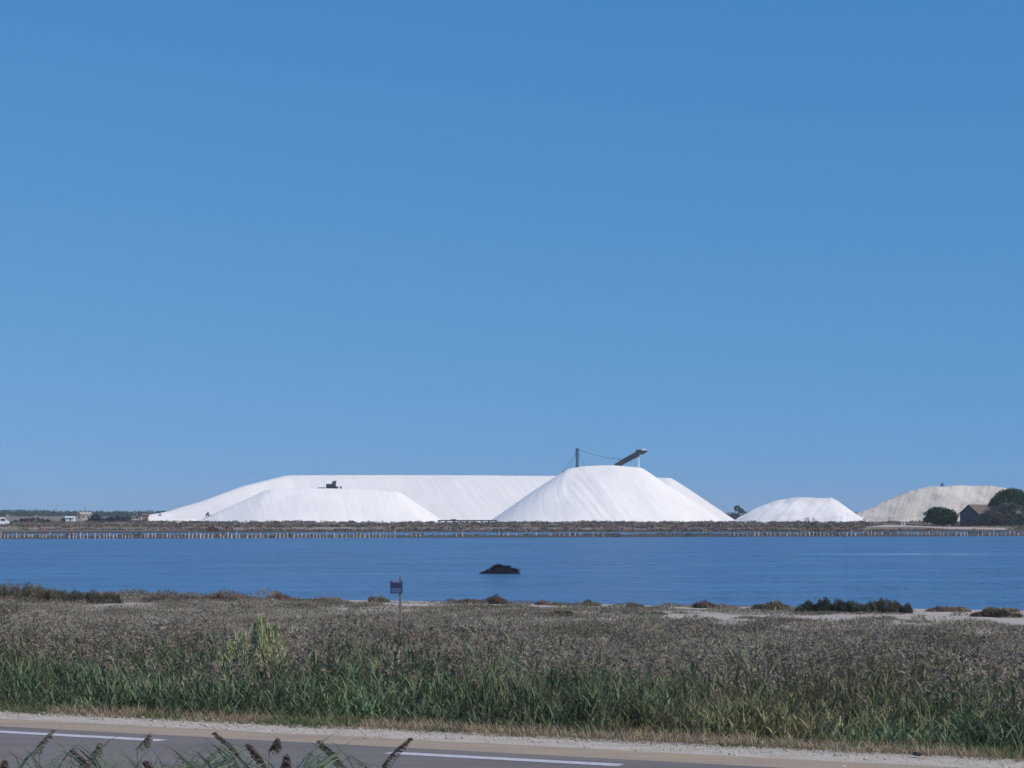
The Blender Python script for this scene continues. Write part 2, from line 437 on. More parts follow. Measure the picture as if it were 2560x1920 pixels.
# ---------------------------------------------------------------- salt heaps
def heap(name, ridge, m, tanphi=0.675, w=0.8, skew=0.35, rill=0.32, cell=0.6, rough=0.0, seed=0, base=-0.5, ap=0.5, angs=14.0, ang2=None):
    """ridge: list of world points; the heap is the envelope of cones dropped along it"""
    P = np.array([tuple(p) for p in ridge])
    seg = np.linalg.norm(np.diff(P, axis=0), axis=1); arc = np.concatenate([[0], np.cumsum(seg)])
    n = int(arc[-1] / 1.2) + 2
    t = np.linspace(0, arc[-1], n)
    rx = np.interp(t, arc, P[:, 0]); ry = np.interp(t, arc, P[:, 1]); rz = np.interp(t, arc, P[:, 2])
    mr = (rz.max() - base) / tanphi + w + 3
    xs = np.arange(rx.min() - mr, rx.max() + mr, cell); ys = np.arange(ry.min() - mr, ry.max() + mr, cell * 1.3)
    gx, gy = np.meshgrid(xs, ys)
    best = np.full(gx.shape, -1e9); bi = np.zeros(gx.shape, int); bd = np.zeros(gx.shape)
    for i in range(n):
        dd = np.hypot(gx - rx[i], gy - ry[i])
        h = rz[i] - tanphi * (np.sqrt(np.maximum(dd - w, 0) ** 2 + 0.8) - 0.9)
        k = h > best
        best[k] = h[k]; bi[k] = i; bd[k] = dd[k]
    ang = np.arctan2(gx - rx[bi], -(gy - ry[bi]))
    s = t[bi] * 0.55 + ang * angs
    # straight faces: use x itself so neighbouring rills stay separate
    s = np.where((bi > 0) & (bi < n - 1), gx - rx[0], np.where(bi == 0, np.minimum(gx - rx[0], 0) * 0.35 + ang * angs, (rx[-1] - rx[0]) + ang * angs + np.maximum(gx - rx[-1], 0) * 0.35))
    sk = s - skew * bd
    f = np.clip(bd / 9, 0, 1)
    gate = np.clip((vnoise(sk * 0.08 + seed, bd * 0.06 + 3) - 0.3) * 3, 0, 1)
    rl = ((vnoise(sk * 0.42 + seed, bd * 0.05 + seed) - 0.5) + 0.5 * (vnoise(sk * 1.1 + seed, bd * 0.08) - 0.5)) * gate + 0.5 * (fbm(gx * 0.3 + seed, gy * 0.3, 3) - 0.5)
    rl = rl + 1.4 * (vnoise(sk * 0.12 + seed * 2, bd * 0.02) - 0.5)
    z = best + rill * rl * f
    if rough: z = z + rough * (fbm(gx * 0.16 + seed, gy * 0.16, 5) - 0.5) * np.clip((best - base) / 4, 0.15, 1)
    foot = base
    # gentle apron at the toe
    z = np.where(z < foot + ap, foot + ap * np.exp((z - foot - ap) / (ap * 1.8)), z)
    cut = z <= foot + ap * 0.06
    z = np.where(cut, foot - 0.6, z)
    ny, nx = gx.shape
    idx = np.arange(nx * ny).reshape(ny, nx)
    q = np.stack([idx[:-1, :-1], idx[:-1, 1:], idx[1:, 1:], idx[1:, :-1]], -1).reshape(-1, 4)
    keep = ~(cut.ravel()[q].all(1))
    q = q[keep]
    used = np.unique(q); remap = np.zeros(nx * ny, int); remap[used] = np.arange(len(used))
    V = np.stack([gx, gy, z], -1).reshape(-1, 3)[used]
    C = np.stack([sk / 20, bd / 20, np.zeros_like(sk)], -1).reshape(-1, 3)[used]
    mb = MB(); mb.add(V, quads=remap[q], col=C)
    return recentre(mb.build(name, m, smooth=True))

YA, YB, YL = 668, 672, 735
hl = heap('salt_heap', [atY(372, 1289, 700), atY(430, 1279, 705), atY(520, 1252, 712), atY(620, 1215, 722), atY(726, 1188.5, YL), atY(1000, 1187.5, YL + 4), atY(1400, 1190, YL + 6), atY(1662, 1195, YL)], M_salt3, seed=3, w=1.6, cell=0.7, skew=0.55, rill=0.32)
tag(hl, 'long flat-topped white salt ridge stretching behind the two front heaps', 'salt heap', 'salt heaps on the far bank')
ha = heap('salt_heap', [atY(548, 1288, YA - 4), atY(620, 1256, YA - 2), atY(690, 1223.5, YA), atY(760, 1221, YA), atY(880, 1222, YA), atY(972, 1228, YA)], M_salt, seed=11, w=2.5, cell=0.5, skew=0.3, rill=0.4)
tag(ha, 'lower white salt heap before the long ridge, a dark machine on its top', 'salt heap', 'salt heaps on the far bank')
hb = heap('salt_heap', [atY(1432, 1171, YB), atY(1460, 1166, YB), atY(1500, 1163.5, YB), atY(1530, 1163, YB), atY(1560, 1166, YB), atY(1594, 1169, YB)], M_salt, seed=23, w=0.8, cell=0.5, skew=0.5, rill=0.5)
tag(hb, 'tallest steep white salt heap with a mast and a conveyor on its top', 'salt heap', 'salt heaps on the far bank')
hc = heap('salt_heap', [atY(1868, 1285, 690), atY(1905, 1267, 690), atY(1950, 1249, 690), atY(1985, 1244, 690), atY(2071, 1244, 689)], M_salt2, seed=31, w=0.5, cell=0.5, skew=-0.8, rill=0.2, rough=1.0)
tag(hc, 'small white salt heap with gentle left slope, between tallest heap and beige one', 'salt heap', 'salt heaps on the far bank')
hd = heap('salt_heap', [atY(2142, 1287, 742), atY(2216, 1256, 745), atY(2292, 1226, 750), atY(2345, 1214.5, 750), atY(2400, 1214, 752), atY(2480, 1218, 752), atY(2560, 1226, 752), atY(2640, 1244, 752)], M_oldsalt, seed=41, w=1.5, cell=0.65, skew=-0.5, rill=0.4, rough=1.8)
tag(hd, 'old beige weathered salt heap behind the round tree at the right', 'salt heap', 'salt heaps on the far bank')

# ---------------------------------------------------------------- vegetation tools
def unit(n):
    v = rng.normal(size=(n, 3)); return v / np.linalg.norm(v, axis=1, keepdims=True)

def blades(mb, base, length, width, lean, az, col, col2=None, bend=0.5, roll=None):
    """arching blades: base (n,3), lean = tilt from vertical, az = direction; 3 segments as 4 tris+tip"""
    n = len(base)
    dirh = np.stack([np.cos(az), np.sin(az), np.zeros(n)], -1)
    if roll is None: roll = rng.uniform(-0.6, 0.6, n)
    side = np.stack([-np.sin(az + roll), np.cos(az + roll), np.zeros(n)], -1)
    up = np.array([0, 0, 1.0])
    P = []
    pos = base.copy(); th = lean.copy()
    segL = (length / 3)[:, None]
    wd = [0.8, 1.0, 0.6]
    for k in range(3):
        P.append(pos - side * (width * wd[k] / 2)[:, None]); P.append(pos + side * (width * wd[k] / 2)[:, None])
        pos = pos + segL * (dirh * np.sin(th)[:, None] + up * np.cos(th)[:, None])
        th = th + bend * rng.uniform(0.6, 1.4, n)
    P.append(pos)
    V = np.stack(P, 1).reshape(-1, 3)
    o = (np.arange(n) * 7)[:, None, None]
    T = np.array([[0, 1, 3], [0, 3, 2], [2, 3, 5], [2, 5, 4], [4, 5, 6]])[None] + o
    col = np.asarray(col)
    if col.ndim == 1: col = np.tile(col, (n, 1))
    c2 = col if col2 is None else col2
    f = np.array([0, 0, .35, .35, .7, .7, 1.0])[None, :, None]
    C = (col[:, None, :] * (1 - f) + c2[:, None, :] * f).reshape(-1, 3)
    mb.add(V, tris=T.reshape(-1, 3), col=C)

def flakes(mb, pos, size, col, dirn=None, aspect=1.0):
    """small triangles, random or elongated along dirn"""
    n = len(pos)
    a = unit(n) if dirn is None else dirn
    b = np.cross(a, unit(n)); b /= np.maximum(np.linalg.norm(b, axis=1, keepdims=True), 1e-6)
    s = np.asarray(size) * np.ones(n)
    V = np.stack([pos - a * (s * aspect)[:, None] * 0.5 - b * s[:, None] * 0.4, pos - a * (s * aspect)[:, None] * 0.5 + b * s[:, None] * 0.4, pos + a * (s * aspect)[:, None] * 0.6], 1).reshape(-1, 3)
    T = np.arange(n * 3).reshape(-1, 3)
    col = np.asarray(col)
    if col.ndim == 1: col = np.tile(col, (n, 1))
    mb.add(V, tris=T, col=np.repeat(col, 3, 0))

def jit(col, n, a=0.18, h=0.06):
    c = np.tile(np.asarray(col, float), (n, 1))
    return np.clip(c * (1 + rng.uniform(-a, a, (n, 1))) * (1 + rng.uniform(-h, h, (n, 3))), 0.004, 1)

def stems(mb, base, top, w, col):
    n = len(base)
    d = top - base
    a = rng.uniform(0, math.pi, n)
    s = np.stack([np.cos(a), np.sin(a), np.zeros(n)], -1) * (w / 2)
    s2 = np.stack([-np.sin(a), np.cos(a), np.zeros(n)], -1) * (w / 2)
    V = np.stack([base - s, base + s, base + s2, top], 1).reshape(-1, 3)
    o = (np.arange(n) * 4)[:, None, None]
    T = (np.array([[0, 1, 3], [1, 2, 3], [2, 0, 3]])[None] + o).reshape(-1, 3)
    mb.add(V, tris=T, col=np.repeat(col, 4, 0))

GREEN = (0.128, 0.185, 0.098)
LGREEN = (0.16, 0.215, 0.13)
STRAW = (0.23, 0.19, 0.12)
PAN = (0.265, 0.226, 0.178)
GREYB = (0.245, 0.222, 0.178)

def reeds(mb, x, y, z, h, pan=None, leafn=6, green=None, pscale=1.0):
    n = len(x)
    base = np.stack([x, y, z], -1)
    lean = rng.normal(0, 0.07, (n, 2)); lean[:, 0] += -0.03
    top = base + np.stack([lean[:, 0] * h, lean[:, 1] * h, h], -1)
    g = jit(GREEN, n, 0.35, 0.10) if green is None else green
    stems(mb, base, top, 0.012, jit(STRAW, n))
    for k in range(leafn):
        t = rng.uniform(0.25, 0.88, n)
        p = base + (top - base) * t[:, None]
        L = rng.uniform(0.24, 0.46, n)
        c1 = g * rng.uniform(0.7, 1.35, (n, 1))
        tipc = c1 * 0.6 + np.asarray(STRAW) * 0.4 * rng.uniform(0.4, 1.1, (n, 1))
        blades(mb, p, L, rng.uniform(0.016, 0.034, n), rng.uniform(0.15, 0.75, n), rng.uniform(0, 2 * math.pi, n), c1, tipc, bend=0.38)
    if pan is not None:
        k = np.where(pan)[0]
        paz = 2 * math.pi * (vnoise(x[k] * 0.9 + 12, y[k] * 0.9) * 1.6) + rng.normal(0, 0.6, len(k)); pup = rng.uniform(-0.5, 0.6, len(k)); ps = rng.uniform(0.65, 1.2, len(k)); pc = jit(PAN, len(k), 0.16, 0.04) * (0.62 + 0.76 * vnoise(x[k] * 1.1 + 3, y[k] * 0.8 + 8))[:, None]
        for j in range(16):
            t = rng.uniform(0, 1, len(k))
            az = paz + rng.normal(0, 1.0, len(k))
            L = ps * pscale * rng.uniform(0.06, 0.12, len(k))
            p = top[k] + np.stack([0 * t, 0 * t, (t - 0.35) * 0.24 * pscale * ps], -1)
            dn = np.stack([np.cos(az) * 0.6, np.sin(az) * 0.5, pup + rng.uniform(-0.7, 0.8, len(k))], -1); dn /= np.linalg.norm(dn, axis=1, keepdims=True)
            p = p + dn * L[:, None] * 0.5
            flakes(mb, p, L * 0.38, pc * rng.uniform(0.88, 1.12, (len(k), 1)), dn, aspect=2.3)

def scatter(n, d0, d1, spread=1.15, extra=3.0):
    """uniform scatter over the seen wedge, between distances d0, d1 from the road frame"""
    xs, ys = [], []
    tot = 0
    while tot < n:
        d = rng.uniform(d0, d1, n); 
        half = d1 * 0.256 * spread + extra + 8
        u = rng.uniform(-half - 0.43 * d1, half, n)
        x, y = xy(u, d)
        k = (np.abs(x) < y * 0.256 * spread + extra) & (y > 2)
        xs.append(x[k]); ys.append(y[k]); tot += k.sum()
    return np.concatenate(xs)[:n], np.concatenate(ys)[:n]

SIGN_SLOPE = (1000 - 1280) / F
# ---- reed bed beyond the verge
mb = MB()
N = 23000
x, y = scatter(N, 27.3, 44.0)
d = d_of(x, y)
dens = fbm(x * 0.35, y * 0.35, 3)
edge = 27.0 + 1.8 * fbm(x * 0.7, y * 0.1, 3) + 0.55 * np.clip(x / 7, -1, 1)
keep = (d > edge) & ~((np.abs(x / y + 0.1264) < 0.013) & (d > 29.8) & (rng.random(N) < 0.8)) & ~((np.abs(x / y - SIGN_SLOPE) < 0.010) & (y > 37)) & (rng.random(N) < np.clip(0.6 + 5.5 * (dens - 0.47), 0.05, 1)) & (rng.random(N) < np.interp(d, [27, 35, 41], [1, 0.8, 0.03]))
x, y, d, dens = x[keep], y[keep], d[keep], dens[keep]
hh = np.interp(d, [27, 28.2, 30, 34, 39, 47], [0.5, 0.85, 1.14, 1.18, 0.78, 0.5]) * rng.uniform(0.72, 1.13, len(x)) * (0.60 + 0.75 * vnoise(x * 0.75 + 40, y * 0.5) * (0.7 + 0.6 * vnoise(x * 2.1, y * 1.5)))
pan = (rng.random(len(x)) < np.interp(d + 3.5 * (fbm(x * 0.4 + 60, y * 0.25, 3) - 0.5) * 2, [27.6, 29.2, 31.5], [0.0, 0.35, 0.92]) * np.where(fbm(x * 0.3 + 80, y * 0.3, 3) > 0.6, 0.35, 1)) & (hh > 0.62)
gv = fbm(x * 0.6 + 9, y * 0.6, 3)[:, None]
warm = np.interp(d, [30, 36], [0, 0.55])[:, None]
gcol = jit(GREEN, len(x), 0.35, 0.1) * (0.45 + 1.3 * gv)
yl = np.clip((fbm(x * 0.35 + 90, y * 0.35 + 4, 3) - 0.5) * 5, 0, 0.8)[:, None]
gcol = gcol * (1 - yl) + jit((0.175, 0.185, 0.095), len(x), 0.3) * yl
gcol = gcol * (1 - warm) + jit((0.19, 0.17, 0.12), len(x), 0.25) * warm
reeds(mb, x, y, H(x, y) - 0.03, hh, pan, leafn=6, green=gcol, pscale=1.05)
# leafy young shoots filling the front of the bed
x, y = scatter(4200, 26.9, 31.0)
d = d_of(x, y)
edge = 26.5 + 1.8 * fbm(x * 0.7, y * 0.1, 3) + 0.55 * np.clip(x / 7, -1, 1)
k = d > edge; x, y, d = x[k], y[k], d[k]
reeds(mb, x, y, H(x, y) - 0.12, np.interp(d, [26.9, 28, 31], [0.22, 0.5, 0.8]) * rng.uniform(0.5, 1.25, len(x)), None, leafn=7, green=jit(GREEN, len(x), 0.35, 0.1) * (0.4 + 1.3 * fbm(x * 0.6 + 9, y * 0.6, 3)[:, None]) * (1 + np.array([[0.7, 0.12, 0.1]]) * np.clip((fbm(x * 0.35 + 90, y * 0.35 + 4, 3)[:, None] - 0.5) * 5, 0, 0.9)))
tag(mb.build('reed_bed', M_leaf), 'dense green reeds with grey-mauve feathery heads along the road verge', 'reeds', kind='stuff')

# ---- dry grass on the verge
mb = MB()
x, y = scatter(24000, 25.6, 29.2)
d = d_of(x, y)
k = (d > 25.75 + 0.5 * fbm(x * 1.1, y * 1.1, 3) + 0.3 * rng.random(len(x)) - 0.25 * np.clip(-x / 7, 0, 1)) 
x, y, d = x[k], y[k], d[k]
n = len(x)
pz = H(x, y)
gm = (fbm(x * 0.9 + 3, y * 0.9, 3) > 0.52)[:, None]
c = np.where(gm, jit((0.15, 0.17, 0.08), n, 0.3), jit((0.33, 0.27, 0.18), n, 0.35))
for kk in range(3):
    blades(mb, np.stack([x + rng.normal(0, 0.02, n), y + rng.normal(0, 0.02, n), pz - 0.01], -1), rng.uniform(0.07, 0.24, n) * np.interp(d, [26, 27.5], [0.7, 1.5]), np.full(n, 0.011), rng.uniform(0.2, 1.1, n), rng.uniform(0, 6.28, n), c, bend=0.3)
tag(mb.build('verge_grass', M_leaf), 'low dry yellowish grass between the white gravel and the reeds', 'grass', kind='stuff')

# ---- gravel pebbles
mb = MB()
n = 4200
u = rng.uniform(-26, 3, n); d = np.concatenate([rng.uniform(24.85, 26.0, 3600), rng.uniform(24.0, 26.7, 600)])
x, y = xy(u, d)
s = rng.gamma(1.6, 0.0038, n) + 0.005
oc = np.array([[1, 0, 0], [-1, 0, 0], [0, 1, 0], [0, -1, 0], [0, 0, 0.7], [0, 0, -0.7]], float)
of = np.array([[0, 2, 4], [2, 1, 4], [1, 3, 4], [3, 0, 4], [2, 0, 5], [1, 2, 5], [3, 1, 5], [0, 3, 5]])
V = oc[None] * s[:, None, None] * rng.uniform(0.7, 1.4, (n, 6, 1)) + np.stack([x, y, -0.045 + s * 0.5], -1)[:, None, :]
C = jit((0.46, 0.42, 0.37), n, 0.2); C[rng.random(n) < 0.12] *= 0.5
mb.add(V.reshape(-1, 3), tris=(of[None] + (np.arange(n) * 6)[:, None, None]).reshape(-1, 3), col=np.repeat(C, 6, 0))
tag(mb.build('gravel', M_pebble), 'loose pale gravel stones on the road verge', 'gravel', kind='stuff')

# ---- low salt scrub between the reeds and the shore
def scrub_clump(mb, cx, cy, cz, r, h, n, col, size=0.05, spiky=0.6, rnd=0.9):
    """dome-shaped twiggy shrub"""
    v = unit(n); v[:, 2] = np.abs(v[:, 2])
    rad = rng.uniform(0.45, 1.0, n) ** 0.5
    lump = 0.75 + 0.5 * vnoise(np.arctan2(v[:, 1], v[:, 0]) * 1.6 + cx * 3.1, v[:, 2] * 2.5 + cy * 2.3)
    p = v * (rad * lump)[:, None] * np.array([r, r, h]) + np.array([cx, cy, cz])
    dn = v * spiky + np.array([0, 0, 0.8]) + unit(n) * rnd; dn /= np.linalg.norm(dn, axis=1, keepdims=True)
    c = jit(col, n, 0.22, 0.06)
    flakes(mb, p, size * rng.uniform(0.5, 1.3, n), c, dn, aspect=2.4)

mb = MB()
x, y = scatter(8600, 34.5, 104)
d = d_of(x, y); s = shoreY(x) - y
cover = fbm(x * 0.10 + 2, y * 0.22 + 5, 4)
s2 = s - 7 * np.clip((x - 15) / 3, 0, 1) + 3.5 * (fbm(x * 0.2, 7.7, 3) - 0.5)
lim = np.interp(s2, [0.5, 4, 10, 14, 18], [0.8, 0.64, 0.555, 0.49, 0.08]) - 0.30 * np.clip((-x - 5) / 5, 0, 1)
band = 84 - 0.37 * (x + 12) + 3 * (fbm(x * 0.25, 2.2, 3) - 0.5)
lim = np.where((x < -2) & (y > band - 8) & (y < band) & (s > 2), 0.56, lim) + 0.03 * np.clip(1 - np.abs(x - 6) / 6, 0, 1) * (s < 20)
k = (cover > lim) & (s > 0.5) & ~((np.abs(x / y - SIGN_SLOPE) < 0.012) & (y < 56)) 
x, y, d, s = x[k], y[k], d[k], s[k]
z = H(x, y)
for i in range(len(x)):
    r = random.uniform(0.35, 0.85) * (0.6 + 0.5 * min(1, s[i] / 14)); h = (0.16 + 0.42 * float(vnoise(np.array(x[i] * 0.6 + 70), np.array(y[i] * 0.3 + 5)))) * random.uniform(0.8, 1.2) * (0.30 + 0.70 * min(1, max(0, s[i] - 12) / 20) + 0.4 * min(1, max(0, (-x[i] - 8) / 8)))
    t = random.random()
    c = GREYB if t < 0.5 else ((0.235, 0.205, 0.168) if t < 0.72 else ((0.18, 0.185, 0.125) if t < 0.92 else (0.23, 0.175, 0.135)))
    c = np.array(c) * (0.6 + 0.75 * float(vnoise(np.array(x[i] * 0.7 + 50), np.array(y[i] * 0.35 + 20))))
    n = 230 if y[i] < 60 else 150
    scrub_clump(mb, x[i], y[i], z[i] - 0.03, r, h, n, c, size=0.036, spiky=0.5, rnd=1.3)
# low mats of glasswort breaking up the beach
for j in range(60):
    xm = random.uniform(-26, 26); sm = random.choice([random.uniform(1.5, 5), random.uniform(5, 13), random.uniform(9, 16)])
    ym = float(shoreY(xm)) - sm
    c = random.choice([(0.20, 0.165, 0.13), (0.17, 0.16, 0.11), (0.24, 0.20, 0.155), (0.14, 0.125, 0.10)])
    for k_ in range(random.randint(2, 7)):
        x_ = xm + random.gauss(0, 0.9); y_ = ym + random.gauss(0, 0.35)
        if float(shoreY(x_)) - y_ > 0.7: scrub_clump(mb, x_, y_, float(H(x_, y_)) - 0.02, random.uniform(0.3, 0.8), random.uniform(0.08, 0.26), 170, c, size=0.034, spiky=0.5, rnd=1.2)
xb, yb = scatter(640, 39, 92)
sb = shoreY(xb) - yb
kb = ((yb < 60 + 3 * fbm(xb * 0.3, 1.1)) | ((xb < -9) & (yb > 84 - 0.37 * (xb + 12)) & (sb > 1))) & (fbm(xb * 0.2 + 30, yb * 0.3, 3) > 0.43) & ~((xb < -2) & (yb > 84 - 0.37 * (xb + 12) - 8.5) & (yb < 84 - 0.37 * (xb + 12)) & (xb > -21)) & (np.abs(xb / yb - SIGN_SLOPE) > 0.017)
for x_, y_, s_ in zip(xb[kb], yb[kb], sb[kb]):
    r = random.uniform(0.55, 1.15); h = r * random.uniform(0.6, 0.95) * min(1, 0.55 + s_ / 60)
    c = random.choice([(0.20, 0.18, 0.145), (0.235, 0.21, 0.17), (0.155, 0.155, 0.11), (0.265, 0.24, 0.20), (0.10, 0.095, 0.082), (0.13, 0.12, 0.10)])
    scrub_clump(mb, x_, y_, float(H(x_, y_)) - 0.03, r, h, 620, c, size=0.036, spiky=0.5, rnd=1.3)
tag(mb.build('salt_scrub', M_scrub), 'grey-brown salt marsh scrub covering the ground between the reeds and the water', 'scrub', kind='stuff')

# ---- single shrubs on the shore
def shore_shrub(px, py, wpx, hpx, col, label, cat='shrub', Y=None, name='shore_shrub', n=900, size=0.05, lift=0.0):
    if Y is None:
        p = atZ(px, py, -0.72)
    else:
        p = atY(px, py, Y)
    zz = float(H(p.x, p.y)); k = p.y / F
    w, h = wpx * k / 2, hpx * k
    mb = MB(); m2 = MB()
    lumps = max(3, int(wpx / 15))
    for j in range(lumps):
        fx = ((j + 0.5) / lumps * 2 - 1) * 0.9 + random.uniform(-0.5, 0.5) / lumps
        hj = h * math.sqrt(max(0.1, 1 - 0.8 * fx * fx)) * random.uniform(0.62, 1.05)
        rj = w / lumps * random.uniform(1.5, 2.3)
        scrub_clump(mb, fx * (w - rj * 0.55), random.uniform(-0.3, 0.3), -0.02, rj, hj, int(2.4 * n / lumps ** 0.75), np.array(col) * random.uniform(0.75, 1.3), size * random.uniform(0.55, 0.8), spiky=0.8, rnd=1.0)
    for j in range(8 + 2 * lumps):
        a = random.uniform(0, 6.28); b = random.uniform(0, w * 0.5)
        m2.tube([(math.cos(a) * b * 0.3, math.sin(a) * b * 0.2, -0.05), (math.cos(a) * b, math.sin(a) * b * 0.6, h * random.uniform(0.4, 0.75))], [0.01, 0.005], 4, col=(0.1, 0.08, 0.065))
    t = tag(empty(name, (p.x, p.y, zz + lift)), label, cat, 'shrubs along the near shore')
    mb.build('foliage', M_scrub, t); m2.build('stem', M_scrub, t)
    return t
RB = (0.22, 0.165, 0.135); OL = (0.17, 0.16, 0.105); DG = (0.085, 0.10, 0.078); GB = (0.18, 0.17, 0.135); YB2 = (0.28, 0.23, 0.15)
shore_shrub(10, 1500, 200, 52, GB, 'grey-green shrub at the left edge of the picture by the water', n=1500)
shore_shrub(120, 1506, 170, 44, OL, 'olive rounded shrub second from the left edge, against the water', n=1500)
shore_shrub(235, 1512, 170, 36, (0.09, 0.09, 0.07), 'dark olive shrub low against the water, left of the bare sand', n=1400)
shore_shrub(695, 1503, 66, 28, RB, 'reddish brown rounded shrub left of the sign, standing above the beach')
shore_shrub(600, 1498, 50, 14, RB, 'small low reddish shrub beside the rounded brown shrub')
shore_shrub(420, 1508, 160, 22, (0.15, 0.13, 0.11), 'grey-brown shrub in the middle of the left shoreline', n=1600)
shore_shrub(540, 1506, 120, 22, (0.17, 0.14, 0.12), 'grey-brown shrub left of the small low reddish one', n=1400)
shore_shrub(820, 1500, 80, 14, YB2, 'low yellowish shrub at the water edge, left of the sign')
shore_shrub(945, 1500, 62, 18, GB, 'sparse twiggy shrub just left of the sign plate')
shore_shrub(1165, 1505, 66, 16, YB2, 'flat yellowish shrub touching the brown domed one on the beach')
shore_shrub(1242, 1506, 54, 27, RB, 'brown domed shrub alone on the beach near the middle')
shore_shrub(1352, 1506, 30, 13, RB, 'tiny dark brown shrub on the beach, right of the brown dome')
shore_shrub(1388, 1508, 42, 12, YB2, 'small tan tuft on the beach beside a tiny dark shrub')
shore_shrub(1474, 1508, 48, 14, OL, 'small dark olive tuft in the middle of the beach')
shore_shrub(1582, 1511, 40, 15, YB2, 'small tan tuft on the beach, right of the olive tuft')
shore_shrub(1762, 1514, 66, 22, (0.15, 0.12, 0.095), 'brown pointed shrub alone at the right end of the bare beach')
shore_shrub(1925, 1525, 100, 26, OL, 'olive shrub left of the dark thicket on the shore', n=1300)
shore_shrub(2070, 1531, 190, 38, DG, 'wide dark green shrub, left half of the thicket on the shore', n=3200, size=0.045)
shore_shrub(2205, 1533, 165, 36, (0.11, 0.115, 0.09), 'dark grey-green rounded shrub, right half of the thicket on the shore', n=3000, size=0.045)
shore_shrub(2350, 1526, 90, 16, RB, 'low reddish shrub just right of the dark thicket')
shore_shrub(2405, 1524, 40, 16, YB2, 'small tan tuft between two low shrubs at the right')
shore_shrub(2500, 1526, 110, 16, YB2, 'long yellowish shrub at the water edge by the right border')
shore_shrub(2490, 1545, 150, 20, (0.11, 0.095, 0.075), 'flat dark brown shrub on pale sand near the right border', n=1500)
shore_shrub(1400, 1545, 70, 14, (0.06, 0.058, 0.05), 'flat blackish shrub lying on a bare patch of sand behind the reeds')

# ---- tall pale green clump among the reeds
p = atY(648, 1690, 35.0)
t = tag(empty('tamarisk_bush', (p.x, p.y, float(H(p.x, p.y)))), 'tall yellow-green feathery bush rising out of the reeds left of the sign', 'bush')
mb = MB(); m2 = MB()
for j in range(26):
    a = random.uniform(-1, 1); bx = a * 0.62; by = random.uniform(-0.3, 0.3)
    hz = (1.80 - 0.5 * abs(a)) * random.uniform(0.8, 1.05)
    tx = bx * 1.05 + random.uniform(-0.1, 0.05)
    m2.tube([(bx * 0.5, by * 0.5, -0.05), (bx, by, hz * 0.5), (tx, by, hz * 0.95)], [0.012, 0.008, 0.003], 4, col=(0.12, 0.10, 0.07))
    n = 420
    f = rng.uniform(0.2, 1, n)
    wd = 0.20 * (1.05 - f)
    pos = np.stack([bx + (tx - bx) * f + rng.normal(0, 1, n) * wd, by + rng.normal(0, 1, n) * wd, f * hz], -1)
    dn = np.stack([rng.normal(0, .3, n), rng.normal(0, .3, n), np.ones(n)], -1); dn /= np.linalg.norm(dn, axis=1, keepdims=True)
    flakes(mb, pos, rng.uniform(0.018, 0.036, n), jit((0.40, 0.42, 0.24), n, 0.3), dn, 3.5)
mb.build('foliage', M_leaf, t); m2.build('stem', M_scrub, t)

# ---------------------------------------------------------------- foreground reeds on the near bank
def fore_reed(px, py, Y, L, lean, label, green=True, dark=True, head=True, side=1, group='reeds in the foreground in front of the road'):
    top = atY(px, py, Y)
    gz = float(H(top.x, top.y))
    bx = -lean
    base = Vector((top.x + bx, top.y + 0.05, gz - 0.02))
    t = tag(empty('reed', base), label, 'reed', group)
    tp = top - base; 
    hh = tp.z
    sl = random.uniform(0.25, 0.75) * (1 if lean > 0 else -1)
    neck = Vector((tp.x - sl * L, tp.y, hh - L * 0.8))
    m = MB(); m.tube([(0, 0, 0), (neck.x * 0.35, neck.y * 0.5, hh * 0.5), tuple(neck), tuple(tp)], [0.006, 0.005, 0.0035, 0.0015], 6, col=(0.20, 0.20, 0.11))
    m.build('stem', M_leaf, t)
    for j in range(5):
        f = 0.45 + 0.5 * j / 4.6 + random.uniform(-0.03, 0.03)
        q = Vector((neck.x * f, neck.y * f, neck.z * f))
        m = MB()
        az = (0 if j % 2 else math.pi) + random.uniform(-0.5, 0.5)
        n1 = np.array([az])
        c = jit(LGREEN if green else (0.2, 0.175, 0.12), 1, 0.25)
        blades(m, np.array([tuple(q)]), np.array([random.uniform(0.28, 0.45)]), np.array([0.022]), np.array([random.uniform(0.2, 0.6)]), n1, c, c * 0.6 + np.array([[0.08, 0.075, 0.04]]), bend=0.4, roll=np.array([random.uniform(0.7, 1.3)]))
        m.build('leaf', M_leaf, t)
    if head:
        m = MB(); n = 260
        f = rng.uniform(0, 1, n) ** 0.85
        br = np.floor(rng.uniform(0, 9, n)) / 9          # side branches that droop to one side
        br = (np.floor(f * 11) + 0.5) / 11
        t_ = rng.uniform(0, 1, n)
        bl = 0.085 * L / 0.17 * np.sin(np.pi * np.clip(br * 0.85 + 0.15, 0, 1)) + 0.01
        cx = neck.x + (tp.x - neck.x) * br + side * bl * t_ * 0.75
        cz = neck.z + (tp.z - neck.z) * br + bl * (0.55 * t_ - 1.15 * t_ ** 2)
        pos = np.stack([cx + rng.normal(0, 0.0035, n), neck.y + rng.normal(0, 0.012, n), cz + rng.normal(0, 0.004, n)], -1)
        pos[0] = (neck.x, neck.y, neck.z)
        dn = np.stack([side * np.full(n, 0.7), rng.normal(0, .15, n), 0.6 - 1.6 * t_], -1); dn /= np.linalg.norm(dn, axis=1, keepdims=True)
        flakes(m, pos, rng.uniform(0.006, 0.011, n), jit((0.11, 0.09, 0.075) if dark else PAN, n, 0.4), dn, 3.4)
        m.build('panicle', M_scrub, t)
    return t
